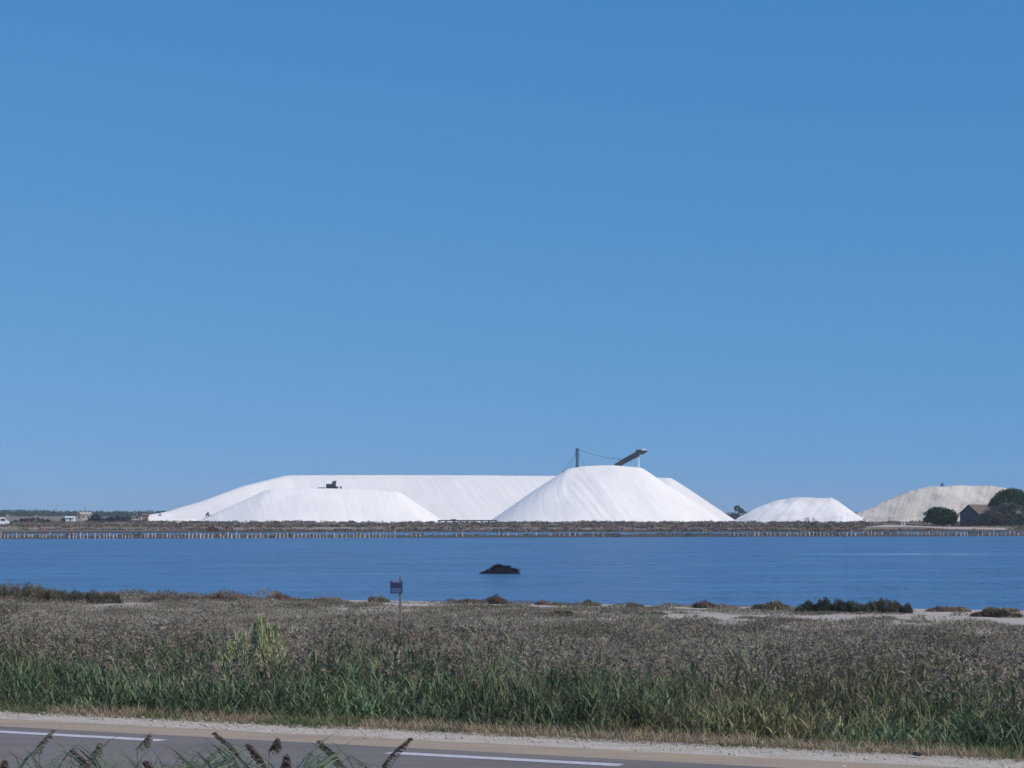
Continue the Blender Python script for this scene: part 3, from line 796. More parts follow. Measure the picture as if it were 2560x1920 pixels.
FR = [
 (136, 1826, 14.0, 0.20, 0.10, 'grey feathery reed leaning over the left edge line of the road', True, False, -1),
 (176, 1874, 12.5, 0.16, -0.12, 'dark bent reed head below the left edge line', True, True, 1),
 (250, 1858, 13.5, 0.14, 0.05, 'pale thin reed head between two dark ones at the lower left', False, False, 1),
 (375, 1836, 14.0, 0.12, 0.04, 'slender brown reed head over the right end of the left line', False, False, 1),
 (532, 1832, 13.0, 0.20, -0.16, 'large dark drooping reed head, the fullest at the lower left', True, True, 1),
 (12, 1904, 12.0, 0.12, 0.05, 'low dark reed head in the bottom left corner', True, True, 1),
 (362, 1904, 12.0, 0.10, -0.05, 'low dark reed head at the bottom edge beneath the left line', True, True, 1),
 (618, 1862, 12.5, 0.16, -0.22, 'dark reed head hanging just right of the fullest one', True, True, 1),
 (694, 1848, 13.5, 0.10, 0.12, 'small dark curled reed tip on a pale bent stem', True, True, 1),
 (716, 1890, 12.0, 0.13, 0.03, 'low dark upright reed head left of the long green leaves', True, True, 1),
 (794, 1853, 13.0, 0.19, -0.14, 'narrow dark reed head above long pale green leaves', True, True, 1),
 (1030, 1846, 13.0, 0.25, 0.06, 'tall dark reed head crossing the start of the middle line', True, True, -1),
]
for a in FR:
    fore_reed(a[0], a[1], a[2], a[3], a[4], a[5], green=a[6], dark=a[7], side=a[8])

mb = MB()
cl = [(60, 45, 1905), (150, 70, 1878), (250, 60, 1880), (330, 60, 1868), (420, 40, 1878), (520, 70, 1875), (600, 60, 1890), (690, 50, 1900), (790, 45, 1885), (960, 30, 1900)]
for (px, sp, py) in cl:
    n = int(18 + sp * 0.4)
    for j in range(n):
        q = atY(px + random.gauss(0, sp * 0.6), py + random.uniform(-22, 60), random.uniform(12, 14.5))
        g = float(H(q.x, q.y)); hgt = q.z - g
        ctmp = jit((0.27, 0.24, 0.18) if random.random() < 0.6 else (0.15, 0.19, 0.115), 1, 0.25)
        a = random.choice([0, math.pi]) + random.uniform(-0.7, 0.7)
        stems(mb, np.array([[q.x + 0.08 * math.cos(a), q.y, g]]), np.array([[q.x, q.y, q.z - 0.15]]), 0.008, ctmp)
        for kk in range(3):
            t_ = random.uniform(0.25, 0.05)
            blades(mb, np.array([[q.x, q.y, q.z - 0.15 - hgt * t_ * 0.8]]), np.array([random.uniform(0.15, 0.36)]), np.array([random.uniform(0.006, 0.017)]), np.array([random.uniform(0.1, 0.5)]), np.array([random.uniform(0, 6.28)]), ctmp, bend=0.3, roll=np.array([1.2]))
for (px, py, n) in ((455, 1900, 30), (560, 1895, 34), (610, 1912, 20), (800, 1897, 24), (850, 1905, 18), (160, 1900, 20), (320, 1895, 14), (940, 1912, 6), (60, 1905, 10)):
    for j in range(n):
        q = atY(px + random.gauss(0, 26), py + random.uniform(-12, 30), random.uniform(12, 13.5))
        sd = random.choice([0, math.pi]); c = jit((0.20, 0.25, 0.16), 1, 0.3)
        L_ = random.uniform(0.2, 0.38)
        blades(mb, np.array([[q.x - math.cos(sd) * L_ * 0.4, q.y, q.z - 0.08]]), np.array([L_]), np.array([random.uniform(0.014, 0.028)]), np.array([random.uniform(0.5, 1.2)]), np.array([sd + random.uniform(-0.5, 0.5)]), c, bend=0.25, roll=np.array([random.uniform(0.4, 1.3)]))
tag(mb.build('near_grass', M_leaf), 'thin pale stems and blades filling the bottom left corner in front of the road', 'grass', kind='stuff')

# bank vegetation under the near reeds (mostly below the frame)
mb = MB()
x, y = scatter(5000, 8.5, 15.5, extra=4)
n = len(x)
z = H(x, y)
blades(mb, np.stack([x, y, z], -1), rng.uniform(0.3, 0.75, n), np.full(n, 0.016), rng.uniform(0.1, 0.6, n), rng.uniform(0, 6.28, n), jit((0.09, 0.115, 0.06), n, 0.4), bend=0.3)
tag(mb.build('bank_grass', M_leaf), 'rough green grass on the near bank below the reeds', 'grass', kind='stuff')

# ---------------------------------------------------------------- sign
SY = 55.0
p = atY(1000, 1608, SY); g = float(H(p.x, SY))
t = tag(empty('sign_post', (p.x, SY, g)), 'square blue and purple notice on a thin tall post in the scrub', 'sign')
topz = atY(998, 1441, SY).z - g
m = MB(); m.box((-0.032, -0.018, -0.2), (0.022, 0.018, topz)); m.build('post', mat('shaded_post', (0.17, 0.15, 0.13), 0.85, noise=[(8, (0.1, 0.09, 0.08), 0.5, 0.7)]), t)  # dark tone paints the shaded side of the post
m = MB(); m.box((0.026, -0.022, -0.2), (0.045, 0.0, topz - 0.55)); m.build('lit_edge', M_metal, t)  # pale strip paints the sunlit edge of the same post, no separate part
z0 = atY(0, 1484, SY).z - g; z1 = atY(0, 1452, SY).z - g
cx = atY(996.5, 0, SY).x - p.x
Ms1 = mat('sign_blue', (0.035, 0.065, 0.16), 0.6, noise=[(9, (0.05, 0.085, 0.19), 0.5, 0.7)])
Ms2 = mat('sign_purple', (0.038, 0.042, 0.11), 0.6, noise=[(14, (0.055, 0.055, 0.13), 0.45, 0.65)])
Ms3 = mat('sign_pale', (0.14, 0.18, 0.32), 0.6)
m = MB(); m.box((cx - 0.17, -0.045, z0), (cx + 0.17, -0.028, z1)); pl = m.build('plate', Ms1, t)
m = MB(); m.box((cx - 0.14, -0.049, z0 + 0.165), (cx + 0.14, -0.046, z1 - 0.06)); m.build('upper_panel', Ms2, pl)
m = MB(); m.box((cx - 0.135, -0.049, z0 + 0.035), (cx + 0.135, -0.046, z0 + 0.15)); m.build('lower_panel', mat('sign_mid_blue', (0.085, 0.125, 0.25), 0.6, noise=[(16, (0.06, 0.09, 0.2), 0.5, 0.7)]), pl)
m = MB(); m.box((cx - 0.115, -0.049, z1 - 0.05), (cx + 0.115, -0.046, z1 - 0.001)); m.build('top_strip', Ms3, pl)
m = MB(); m.tube([(0, -0.028, z0 + 0.1), (0, -0.02, z0 + 0.1)], 0.02, 6); m.build('bracket', M_metal, t)

# ---------------------------------------------------------------- heap of dark brushwood in the water
p = atZ(1250, 1434, WZ)
t = tag(empty('brush_heap', (p.x, p.y, WZ)), 'dark low heap of driftwood and weed sticking out of the lagoon water', 'brush heap')
k = p.y / F
prof = [(1196, 2), (1206, 4), (1212, 4), (1222, 9), (1232, 17), (1240, 23), (1255, 23), (1262, 18), (1274, 19), (1282, 12), (1292, 9), (1302, 2)]
m = MB()
px_, ph_ = np.array([a for a, b in prof]), np.array([b for a, b in prof])
nx, ny = 60, 20
gx = np.linspace(-1.35, 1.35, nx); gy = np.linspace(-0.7, 0.7, ny)
GX, GY = np.meshgrid(gx, gy)
hh = np.interp(GX / k + 1250, px_, ph_, left=0, right=0) * k
zz = hh * np.sqrt(np.clip(1 - (GY / 0.68) ** 2, 0, 1)) * (0.75 + 0.35 * fbm(GX * 5, GY * 5)) - 0.04
i = np.arange(nx * ny).reshape(ny, nx)
m.add(np.stack([GX, GY, zz], -1).reshape(-1, 3), quads=np.stack([i[:-1, :-1], i[:-1, 1:], i[1:, 1:], i[1:, :-1]], -1).reshape(-1, 4), col=(0.012, 0.016, 0.022))
m.build('weed_mass', M_pebble, t)
m = MB()
for j in range(420):
    a = random.uniform(-1.15, 1.15); hz = float(np.interp(a / k + 1250, px_, ph_)) * k
    b = random.uniform(-0.45, 0.1)
    az = random.uniform(0, math.pi); L = random.uniform(0.15, 0.6)
    c0 = Vector((a, b, max(0.02, hz * random.uniform(0.5, 1.0))))
    dv = Vector((math.cos(az), 0.4 * math.sin(az), random.uniform(-0.5, 0.1) * (1 if a > 0 else -1))) * L / 2
    if (c0 + dv).z < -0.02 or (c0 - dv).z < -0.02: dv.z = 0
    m.tube([c0 - dv, c0 + dv], [0.018, 0.008], 4, col=tuple(jit((0.02, 0.022, 0.03), 1, 0.5)[0]))
m.build('branch', M_pebble, t)['kind'] = 'stuff'

# ---------------------------------------------------------------- stakes along the far bank
stakes = []
def make_stake(w, h, slant):
    m = MB()
    m.tube([(0, 0, -0.6), (slant * 0.5, 0, h * 0.5), (slant, 0, h)], [w, w * 0.95, w * 0.8], 6)
    return m.build('stake', M_wood)
protos = [make_stake(0.11, 0.95, 0.0), make_stake(0.13, 1.1, 0.06), make_stake(0.1, 0.75, -0.05), make_stake(0.16, 0.9, 0.02)]
first = [True] * 4
cnt = 0
px = -14.0
while px < 2600:
    gap = 1510 < px < 1815 or 990 < px < 1010
    thin = 1040 < px < 1500
    if not gap and random.random() < (0.65 if thin else 0.93):
        i = random.randrange(4)
        Ys = 321.5 / (1 - 0.218 * (px - 1280) / F) + 0.6 * math.sin(px * 0.02)
        if first[i]: o = protos[i]; first[i] = False
        else:
            o = protos[i].copy(); COL.objects.link(o)
        o.location = ((px - 1280) * Ys / F, Ys + random.uniform(-0.15, 0.15), WZ)
        o.rotation_euler = (0, 0, random.uniform(-0.4, 0.4)); o.scale = (1, 1, random.uniform(0.62, 1.0))
        wd_ = ('slim upright', 'tall slanting', 'short crooked', 'stout')[i]
        mk = [(60, 'below the white van at the left border'), (140, 'below the long dark thicket at the left'), (230, 'below the white hut and farmhouse'), (320, 'below the low thicket right of the farmhouse'), (410, 'below the brown hut'),
              (500, 'below the low left tip of the long ridge'), (580, 'below the left toe of the front heap'), (700, 'below the left flank of the front heap'), (800, 'below the left half of the front heap'), (870, 'below the bulldozer'),
              (960, 'below the right half of the front heap'), (1060, 'below the right toe of the front heap'), (1150, 'below the left half of the gangway'), (1250, 'below the right half of the gangway'), (1350, 'below the left foot of the tallest heap'), (1510, 'below the mast'),
              (1900, 'below the lone far tree'), (1980, 'below the left slope of the small heap'), (2060, 'below the flat top of the small heap'), (2150, 'below the right slope of the small heap'), (2260, 'left of the sluice gate'), (2310, 'right of the sluice gate'),
              (2400, 'below the round tree'), (2470, 'below the barn'), (9999, 'below the tamarisks at the right border')]
        wh_ = next(t_ for lim_, t_ in mk if px < lim_)
        lab = f'{wd_} stake {wh_}'
        tag(o, lab, 'stake', 'wooden stakes along the far bank'); cnt += 1; stakes.append(o)
    px += random.uniform(7.0, 12.0) * (1.25 if thin else 1)
from collections import Counter
tot_ = Counter(o['label'] for o in stakes); seen_ = Counter()
ORD = ['first', 'second', 'third', 'fourth', 'fifth', 'sixth', 'seventh', 'eighth']
for o in stakes:
    l_ = o['label']; seen_[l_] += 1
    if tot_[l_] > 1: o['label'] = f'{ORD[min(7, seen_[l_] - 1)]} {l_} from the left'


# ---------------------------------------------------------------- scrub on the far marsh
mb = MB()
def far_bush(mb, cx, cy, cz, r, h, col, n=26, fs=None):
    v = unit(n); v[:, 2] = np.abs(v[:, 2]) * 1.0
    p = v * np.array([r, r, h]) * rng.uniform(0.5, 1, (n, 1)) + np.array([cx, cy, cz])
    flakes(mb, p, rng.uniform(0.5, 1.0, n) * (fs or min(r, 1.2) * 0.42), jit(col, n, 0.2), None, 1.2)
fc = [(0.195, 0.155, 0.13), (0.14, 0.138, 0.105), (0.25, 0.165, 0.13), (0.23, 0.195, 0.17), (0.09, 0.095, 0.09)]
def field(n, y0, y1, rs, hs, wts, thr=0.0, marg=1.12):
    Yv = rng.uniform(y0, y1, n); Xv = rng.uniform(-1, 1, n) * Yv * 0.256 * marg
    cv = fbm(Xv * 0.04 + 7, Yv * 0.12, 3)
    g = HF(Xv, Yv)
    for i in range(n):
        if cv[i] < thr or g[i] < WZ + 0.05: continue
        if 425 < Yv[i] < 452 and 880 / F < Xv[i] / Yv[i] < 1230 / F: continue
        far_bush(mb, Xv[i], Yv[i], g[i] - 0.05, random.uniform(*rs), random.uniform(*hs), random.choices(fc, wts)[0])
field(1500, 300, 372, (0.4, 1.2), (0.12, 0.35), (3, 2, 1, 3, 2), 0.42)
field(900, 404, 428, (0.5, 1.5), (0.2, 0.5), (3, 2, 1.5, 2, 2), 0.4)
field(1800, 426, 470, (0.6, 1.8), (0.25, 0.6), (3, 2, 1.6, 2, 2))
field(2600, 470, 600, (0.8, 2.2), (0.25, 0.7), (3, 2, 1.2, 2, 2), 0.36)
field(700, 588, 602, (0.8, 2.2), (0.3, 0.9), (3, 2, 0.8, 1, 3))
tag(mb.build('marsh_scrub', M_scrub), 'low brown and olive scrub on the banks across the water, in front of the salt heaps', 'scrub', kind='stuff')

# bushes that stand out against the heaps
def lone_bush(px, py, wpx, hpx, Y, col, label, name='marsh_bush', n=220):
    p = atY(px, py, Y); k = Y / F
    top_ = p.z + hpx * k; gz_ = float(HF(p.x, Y)) if Y > 360 else p.z
    p.z = min(p.z, gz_); h = top_ - p.z
    m = MB(); r = wpx * k / 2
    v = unit(n); v[:, 2] = np.abs(v[:, 2])
    lump = 0.75 + 0.5 * vnoise(v[:, 0] * 2 + px, v[:, 2] * 2)
    P = v * np.array([r, r, h]) * (rng.uniform(0.3, 1, (n, 1)) ** 0.5) * lump[:, None]
    flakes(m, P, r * 0.2, jit(col, n, 0.3), None, 1.2)
    o = m.build(name, M_scrub, loc=(p.x, Y, p.z))
    return tag(o, label, 'bush', 'bushes on the far bank')
lone_bush(1014, 1315, 16, 8, 560, fc[4], 'small dark bush at the right foot of the heap with the machine')
lone_bush(1334, 1313, 14, 10, 560, (0.16, 0.07, 0.055), 'reddish bush at the left foot of the tallest heap')
lone_bush(1752, 1312, 13, 9, 560, (0.15, 0.085, 0.06), 'rusty bush at the right foot of the tallest heap')
lone_bush(2018, 1305, 18, 10, 585, fc[4], 'dark bush in front of the small heap, left one of two')
lone_bush(2034, 1304, 12, 13, 585, fc[4], 'pointed dark bush in front of the small heap, right one of two')
lone_bush(2160, 1303, 16, 10, 585, fc[4], 'dark bush between the small white heap and the beige one')
lone_bush(2223, 1300, 10, 10, 590, fc[4], 'little pointed bush at the foot of the beige heap')
lone_bush(530, 1330, 34, 14, 400, (0.10, 0.06, 0.05), 'reddish brown bush behind the stakes, below the left foot of the salt ridge')
lone_bush(690, 1312, 40, 5, 580, fc[1], 'flat green bush along the foot of the heap with the machine')
lone_bush(910, 1321, 26, 8, 430, fc[4], 'dark low bush on the far dyke below the machine heap')
lone_bush(1250, 1333, 20, 9, 395, fc[4], 'dark bush on the mud by the stakes, below the gangway')
lone_bush(1690, 1320, 34, 7, 430, fc[2], 'brown flat bush on the far dyke below the right side of the tallest heap')
lone_bush(350, 1336, 8, 6, 342, (0.02, 0.025, 0.03), 'small blackish clump caught among the left stakes')

# ---------------------------------------------------------------- trees
def crown_cloud(m, lobes, n, size, col, dark=0.0):
    for (cx, cy, cz, rx, ry, rz) in lobes:
        k = int(n * (rx * rz) / sum(l[3] * l[5] for l in lobes))
        v = unit(k)
        lump = 0.8 + 0.4 * vnoise(v[:, 0] * 2.5 + cx * 2, v[:, 2] * 2.5 + v[:, 1] + cz)
        P = v * np.array([rx, ry, rz]) * (rng.uniform(0.25, 1, (k, 1)) ** 0.4) * lump[:, None] + np.array([cx, cy, cz])
        flakes(m, P, size * rng.uniform(0.6, 1.3, k), jit(col, k, 0.4), None, 1.5)

def tree(name, px, pyb, Y, trunk_h, lobes, col, label, cat='tree', n=2500, size=0.3, tr=0.2, group=None, limbs=5):
    p = atY(px, pyb, Y)
    t = tag(empty(name, (p.x, Y, p.z)), label, cat, group)
    m = MB()
    m.tube([(0, 0, -0.5), (0.05, 0, trunk_h * 0.5), (0, 0, trunk_h)], [tr * 1.2, tr, tr * 0.7], 8, col=(0.09, 0.07, 0.06))
    for j in range(limbs):
        l = lobes[j % len(lobes)]
        m.tube([(0, 0, trunk_h * 0.7), ((l[0]) * 0.5, l[1] * 0.5, (trunk_h + l[2]) * 0.5), (l[0] + random.uniform(-.5, .5) * l[3], l[1], l[2])], [tr * 0.6, tr * 0.4, tr * 0.15], 6, col=(0.09, 0.07, 0.06))
    m.build('trunk', M_scrub, t)
    m = MB(); crown_cloud(m, lobes, n, size, col); m.build('crown', M_scrub, t)
    return t
PINE = (0.034, 0.06, 0.032); PINE2 = (0.042, 0.085, 0.038); TAM = (0.105, 0.112, 0.10)
tree('round_pine', 2352, 1315, 473, 1.4, [(0, 0, 2.4, 3.9, 3.4, 1.9), (-1.3, -0.6, 2.9, 2.2, 2, 1.5), (1.4, 0, 2.7, 2.3, 2, 1.4), (-2.9, 0, 1.5, 1.2, 1.2, 0.7), (2.6, 0, 1.4, 1.5, 1.2, 1.1), (0.2, 0, 1.2, 2.8, 2.2, 1.0)], PINE, 'low rounded dark green tree standing alone on the bank before the beige heap', n=9000, size=0.24, group='trees on the right bank')
tree('umbrella_pine', 2527, 1316, 480, 5.0, [(0, 0, 6.4, 4.6, 4, 2.6), (-3, 0, 5.3, 2.4, 2.2, 2.1), (3.4, 0, 5.6, 3, 2.4, 2.2), (0.6, 0, 7.6, 3.0, 2.6, 1.5)], PINE2, 'tall umbrella pine with a broad dark green dome at the right border', n=13000, size=0.26, tr=0.3, group='trees on the right bank')
tree('tamarisk_tree', 2500, 1319, 468, 1.2, [(0, 0, 2.6, 4.4, 2.2, 2.3), (-3.6, 0, 1.6, 2.6, 1.8, 1.6), (3.6, 0, 3.0, 3.0, 2, 2.8), (1.6, 0, 4.2, 2.5, 1.6, 1.9), (-2.0, -1, 2.6, 2.2, 1.6, 1.9), (-5.0, -0.5, 0.9, 2.0, 1.4, 1.1), (2.2, -1, 1.6, 4.0, 1.6, 1.9)], TAM, 'grey-green feathery tamarisk thicket in front of the umbrella pine', n=15000, size=0.2, group='trees on the right bank')
tree('tamarisk_tree', 2596, 1321, 462, 1.0, [(0, 0, 2.2, 4.4, 2.2, 2.2), (-3, 0, 1.2, 2.6, 1.6, 1.2)], (0.055, 0.062, 0.065), 'dark tamarisk cut by the right border, below the umbrella pine', n=3000, size=0.2, group='trees on the right bank')
tree('tamarisk_tree', 2432, 1318, 466, 0.6, [(0, 0, 1.0, 2.6, 1.6, 1.1), (2.4, 0, 1.1, 1.8, 1.4, 1.3)], (0.05, 0.058, 0.06), 'low dark tamarisk in front of the barn wall', n=1800, size=0.2, group='trees on the right bank')
lone_bush(2526, 1323, 40, 12, 452, (0.13, 0.115, 0.105), 'pale twiggy bush on the bank under the tamarisks')
lone_bush(2405, 1318, 50, 9, 468, fc[1], 'small grey-green bush between the round tree and the barn')
tree('lone_tree', 1846, 1296, 1000, 2.4, [(-0.6, 0, 5.0, 1.7, 1.5, 1.6), (1.3, 0, 3.9, 1.5, 1.3, 1.2), (2.6, 0, 3.2, 0.9, 0.8, 0.8)], PINE, 'single dark tree far off in the gap between the tallest heap and the small one', n=1000, size=0.35)
lone_bush(1825, 1293, 50, 10, 1000, PINE, 'dark hedge low in the gap beside the lone far tree', name='hedge')

# horizon wood on the left
mb = MB()
n = 430
for j in range(n):
    px = random.uniform(-160, 700); Y = random.uniform(1500, 2300)
    hpx = random.uniform(-1.0, 4.5) + 3.2 * max(0, float(vnoise(px * 0.02, 2.2)) - 0.3) + (2.5 if px < 120 else 0)
    top = 3.1 + (hpx) * Y / F
    far_bush(mb, (px - 1280) * Y / F, Y, 0, random.uniform(3, 8), top, PINE, n=60, fs=1.7)
for j in range(90):
    px = random.uniform(1790, 2700); Y = random.uniform(1500, 2300)
    far_bush(mb, (px - 1280) * Y / F, Y, 0, random.uniform(3, 8), 3.1 + random.uniform(-0.5, 1.5), PINE, n=40, fs=1.7)
tag(mb.build('far_wood', M_scrub), 'bluish line of distant woodland along the horizon', 'woodland', kind='stuff')

# nearer dark bushes left, in front of the wood
def dark_patch(px, py, w, h, Y, col, label): return lone_bush(px, py, w, h, Y, col, label, n=320)
dark_patch(75, 1314, 110, 17, 640, (0.055, 0.048, 0.05), 'long dark purple-brown thicket near the left border on the far bank')
dark_patch(158, 1304, 16, 13, 650, (0.03, 0.04, 0.045), 'small blackish bush just left of the white hut')
dark_patch(240, 1303, 50, 16, 660, (0.03, 0.042, 0.05), 'dark bush hiding the foot of the pale farmhouse')
dark_patch(300, 1303, 90, 11, 690, (0.045, 0.045, 0.055), 'long low dark thicket right of the pale farmhouse')
dark_patch(345, 1303, 22, 16, 660, (0.03, 0.04, 0.05), 'dark bush against the brown hut at the left foot of the long ridge')

# ---------------------------------------------------------------- buildings
def house(name, px, pyb, Y, w, dpt, hw, hr, rz, mw, mr, label, gable='x', wins=(), cat='house'):
    p = atY(px, pyb, Y)
    t = tag(empty(name, (p.x, Y, p.z), rz), label, cat)
    m = MB()
    v = [(-w/2, -dpt/2, -0.5), (w/2, -dpt/2, -0.5), (w/2, dpt/2, -0.5), (-w/2, dpt/2, -0.5), (-w/2, -dpt/2, hw), (w/2, -dpt/2, hw), (w/2, dpt/2, hw), (-w/2, dpt/2, hw)]
    q = [[0, 1, 5, 4], [1, 2, 6, 5], [2, 3, 7, 6], [3, 0, 4, 7], [4, 5, 6, 7]]
    v += [(-w/2, 0, hw + hr), (w/2, 0, hw + hr)]
    m.add(v, quads=q, tris=[[4, 7, 8], [5, 9, 6]])
    m.build('wall', mw, t)
    m = MB(); o = 0.25; k = hr / (dpt / 2)
    def slab(y0, z0, y1, z1):
        vv = []
        for (yy, zz) in ((y0, z0), (y1, z1)):
            for xx in (-w/2 - o, w/2 + o):
                vv += [(xx, yy, zz + 0.02), (xx, yy, zz + 0.16)]
        m.add(vv, quads=[[0, 1, 3, 2], [4, 6, 7, 5], [0, 4, 5, 1], [2, 3, 7, 6], [1, 5, 7, 3], [0, 2, 6, 4]])
    slab(-dpt/2 - o, hw - o * k, 0.0, hw + hr); slab(dpt/2 + o, hw - o * k, 0.001, hw + hr)
    m.build('roof', mr, t)
    for (wx, wz, ww, wh, nm) in wins:
        m = MB(); m.box((wx - ww/2, -dpt/2 - 0.06, wz), (wx + ww/2, -dpt/2 - 0.005, wz + wh)); f = m.build(nm, M_wood, t)
        m = MB(); m.box((wx - ww/2 + 0.08, -dpt/2 - 0.075, wz + 0.08), (wx + ww/2 - 0.08, -dpt/2 - 0.062, wz + wh - 0.08)); m.build('pane' if nm == 'window' else 'door_leaf', M_glass if nm == 'window' else M_dark, f)
    return t
house('barn', 2458, 1317, 492, 9.5, 6.2, 3.2, 2.1, R(33), M_stone, M_tile, 'old barn with a brown tiled gable roof behind the tamarisks', wins=((-2.5, 0.9, 1.0, 1.1, 'window'), (1.5, 0, 1.6, 2.2, 'door')), cat='barn')
h1 = house('farmhouse', 213, 1300, 860, 4.6, 4.5, 2.4, 0.9, R(20), M_plaster, M_plaster, 'pale boxy farmhouse on the skyline at the left', wins=((-1.1, 0.9, 0.8, 1.0, 'window'), (0.9, 0.9, 0.8, 1.0, 'window')))
m = MB(); m.box((-1.6, -0.4, 3.0), (-0.9, 0.3, 4.1)); m.build('chimney', M_plaster, h1)
house('shed', 197, 1299, 858, 1.5, 1.6, 2.2, 0.4, R(10), M_plaster, M_tile, 'narrow pale shed touching the left side of the farmhouse', wins=((0, 0.2, 0.7, 1.6, 'door'),), cat='shed')
house('hut', 176, 1302, 700, 3.0, 2.0, 1.1, 0.3, R(-6), M_white, M_white, 'low white hut between dark bushes left of the farmhouse', wins=((0.3, 0.2, 0.6, 0.7, 'window'),), cat='hut')
house('hut', 363, 1307, 655, 2.0, 2.4, 2.4, 0.5, R(12), M_orange, M_tile, 'brown hut at the left foot of the long salt ridge', wins=((0.1, 0, 0.8, 1.7, 'door'),), cat='hut')
house('hut', 339, 1305, 650, 2.0, 1.6, 0.7, 0.15, R(4), M_white, M_plaster, 'tiny white-green cabin left of the brown hut', wins=((0.4, 0.1, 0.4, 0.45, 'window'),), cat='hut')

# white car at the left border
def wheel(t, x, y, r=0.32):
    m = MB(); m.tube([(x, y - 0.1, r), (x, y + 0.1, r)], r, 14); w = m.build('wheel', M_rubber, t)
    m = MB(); m.tube([(x, y - 0.115, r), (x, y - 0.102, r)], r * 0.55, 10); m.build('rim', M_white, w)
p = atY(2, 1313, 560)
t = tag(empty('parked_van', (p.x, 560, p.z), R(12)), 'white van with dark windows cut by the left border on the far bank', 'van')
def prof_body(pr, w):
    m = MB(); n = len(pr)
    v = [(a, -w/2, b) for a, b in pr] + [(a, w/2, b) for a, b in pr]
    q = [[i, i + n, (i + 1) % n + n, (i + 1) % n] for i in range(n)]
    cx = sum(a for a, b in pr) / n; cz = sum(b for a, b in pr) / n
    v += [(cx, -w/2, cz), (cx, w/2, cz)]
    tr = [[2 * n, i, (i + 1) % n] for i in range(n)] + [[2 * n + 1, (i + 1) % n + n, i + n] for i in range(n)]
    m.add(v, tris=tr, quads=q); return m
prof_body([(-2.4, 0.3), (2.3, 0.3), (2.4, 0.6), (2.35, 1.05), (1.7, 1.2), (1.15, 2.0), (0.7, 2.15), (-2.2, 2.15), (-2.4, 1.9)], 1.85).build('body', M_white, t)
m = MB(); m.box((-2.0, -0.945, 1.2), (-0.1, -0.932, 1.8)); m.build('window', M_glass, t)
m = MB(); m.box((0.05, -0.945, 1.2), (1.2, -0.932, 1.8)); m.build('window', M_glass, t)
m = MB(); m.box((2.36, -0.8, 0.7), (2.42, -0.5, 0.9)); m.build('headlight', M_glass, t)
m = MB(); m.box((2.36, 0.5, 0.7), (2.42, 0.8, 0.9)); m.build('headlight', M_glass, t)
m = MB(); m.box((2.3, -0.9, 0.3), (2.5, 0.9, 0.52)); m.build('bumper', M_orange, t)
for sx in (-1.5, 1.5):
    for sy in (-0.86, 0.86): wheel(t, sx, sy)

# poles on the left skyline
for (px, pb, pt, Y, lab) in ((18, 1316, 1285, 560, 'wooden pole beside the white van at the left border'), (90, 1312, 1286, 600, 'thin pole standing over the dark thicket at the left'), (211, 1300, 1267, 880, 'thin pole above the roof of the farmhouse'), (342, 1300, 1276, 800, 'thin pole left of the long ridge on the skyline')):
    a = atY(px, pb, Y); b = atY(px, pt, Y)
    m = MB(); h = b.z - a.z; m.tube([(0, 0, -0.5), (0, 0, h)], [0.11, 0.07], 6)
    t = tag(empty('utility_pole', (a.x, Y, a.z)), lab, 'pole', 'poles on the left skyline')
    m.build('post', M_wood, t)
    m = MB(); m.box((-0.5, -0.05, h - 0.45), (0.5, 0.05, h - 0.33)); m.build('crossarm', M_wood, t)

# ---------------------------------------------------------------- low gangway at the foot of the long ridge
a = atY(1094, 1303, 600); b = atY(1243, 1303, 600)
t = tag(empty('gangway', (a.x, 600, a.z - 1.0)), 'low dark gangway on short legs between the machine heap and the tallest heap', 'gangway')
Lg = b.x - a.x
m = MB(); m.box((0, -0.6, 1.0), (Lg, 0.6, 1.35)); m.build('deck', M_rust, t)
m = MB()
for i in range(9):
    m = MB(); fx = 0.6 + i * (Lg - 1.2) / 8
    m.box((fx - 0.2, -0.4, -0.6), (fx + 0.2, 0.4, 0.995)); m.build('leg', M_wood, t)
m = MB(); m.box((3.9, -0.3, 1.355), (5.6, 0.3, 1.6)); m.build('motor_cover', M_rust, t)
# low salt banks right of the tallest heap and between the heaps
def ridge_pile(px0, px1, py, Y, hpx, m_, lab, seed):
    o = heap('salt_pile', [atY(px0, py - hpx, Y), atY(px1, py - hpx, Y)], m_, tanphi=0.8, w=0.3, cell=0.25, rill=0.08, seed=seed, ap=0.08, base=-0.5)
    return tag(o, lab, 'salt pile', 'low salt piles on the far bank')
ridge_pile(1808, 1866, 1308, 600, 5, M_salt, 'low white salt bank right of the tallest heap, the longer left one', 51)
ridge_pile(1886, 1920, 1308, 598, 5, M_salt, 'short white salt bank right of the tallest heap, in front of the small heap', 53)
ridge_pile(1120, 1165, 1309, 612, 5, M_salt, 'low white salt bank seen between the legs of the gangway', 55)
ridge_pile(425, 480, 1301, 655, 4, M_salt, 'bright white low pile at the left foot of the long ridge', 59)
# sandy bank at the right, in front of the pines
M_sandbank = mat('pale_sand_bank', (0.42, 0.38, 0.33), 0.95, noise=[(0.4, (0.34, 0.30, 0.26), 0.45, 0.65)])
o = heap('sand_bank', [atY(2185, 1316, 440), atY(2225, 1312, 440), atY(2320, 1316, 436), atY(2490, 1320, 430)], M_sandbank, tanphi=0.3, w=1.0, cell=0.5, rill=0.15, seed=61, ap=0.06, base=-0.7)
tag(o, kind='structure')
# white marker by the round tree
p = atY(2258, 1321, 445)
t = tag(empty('sluice_gate', (p.x, 445, p.z)), 'small white sluice gate frame on the sandy bank left of the round tree', 'sluice gate')
for sx in (-0.28, 0.28):
    m = MB(); m.box((sx - 0.09, -0.09, -0.3), (sx + 0.09, 0.09, 1.25)); m.build('post', M_white, t)
m = MB(); m.box((-0.185, -0.04, 0.2), (0.185, 0.04, 0.62)); m.build('gate', M_plaster, t)

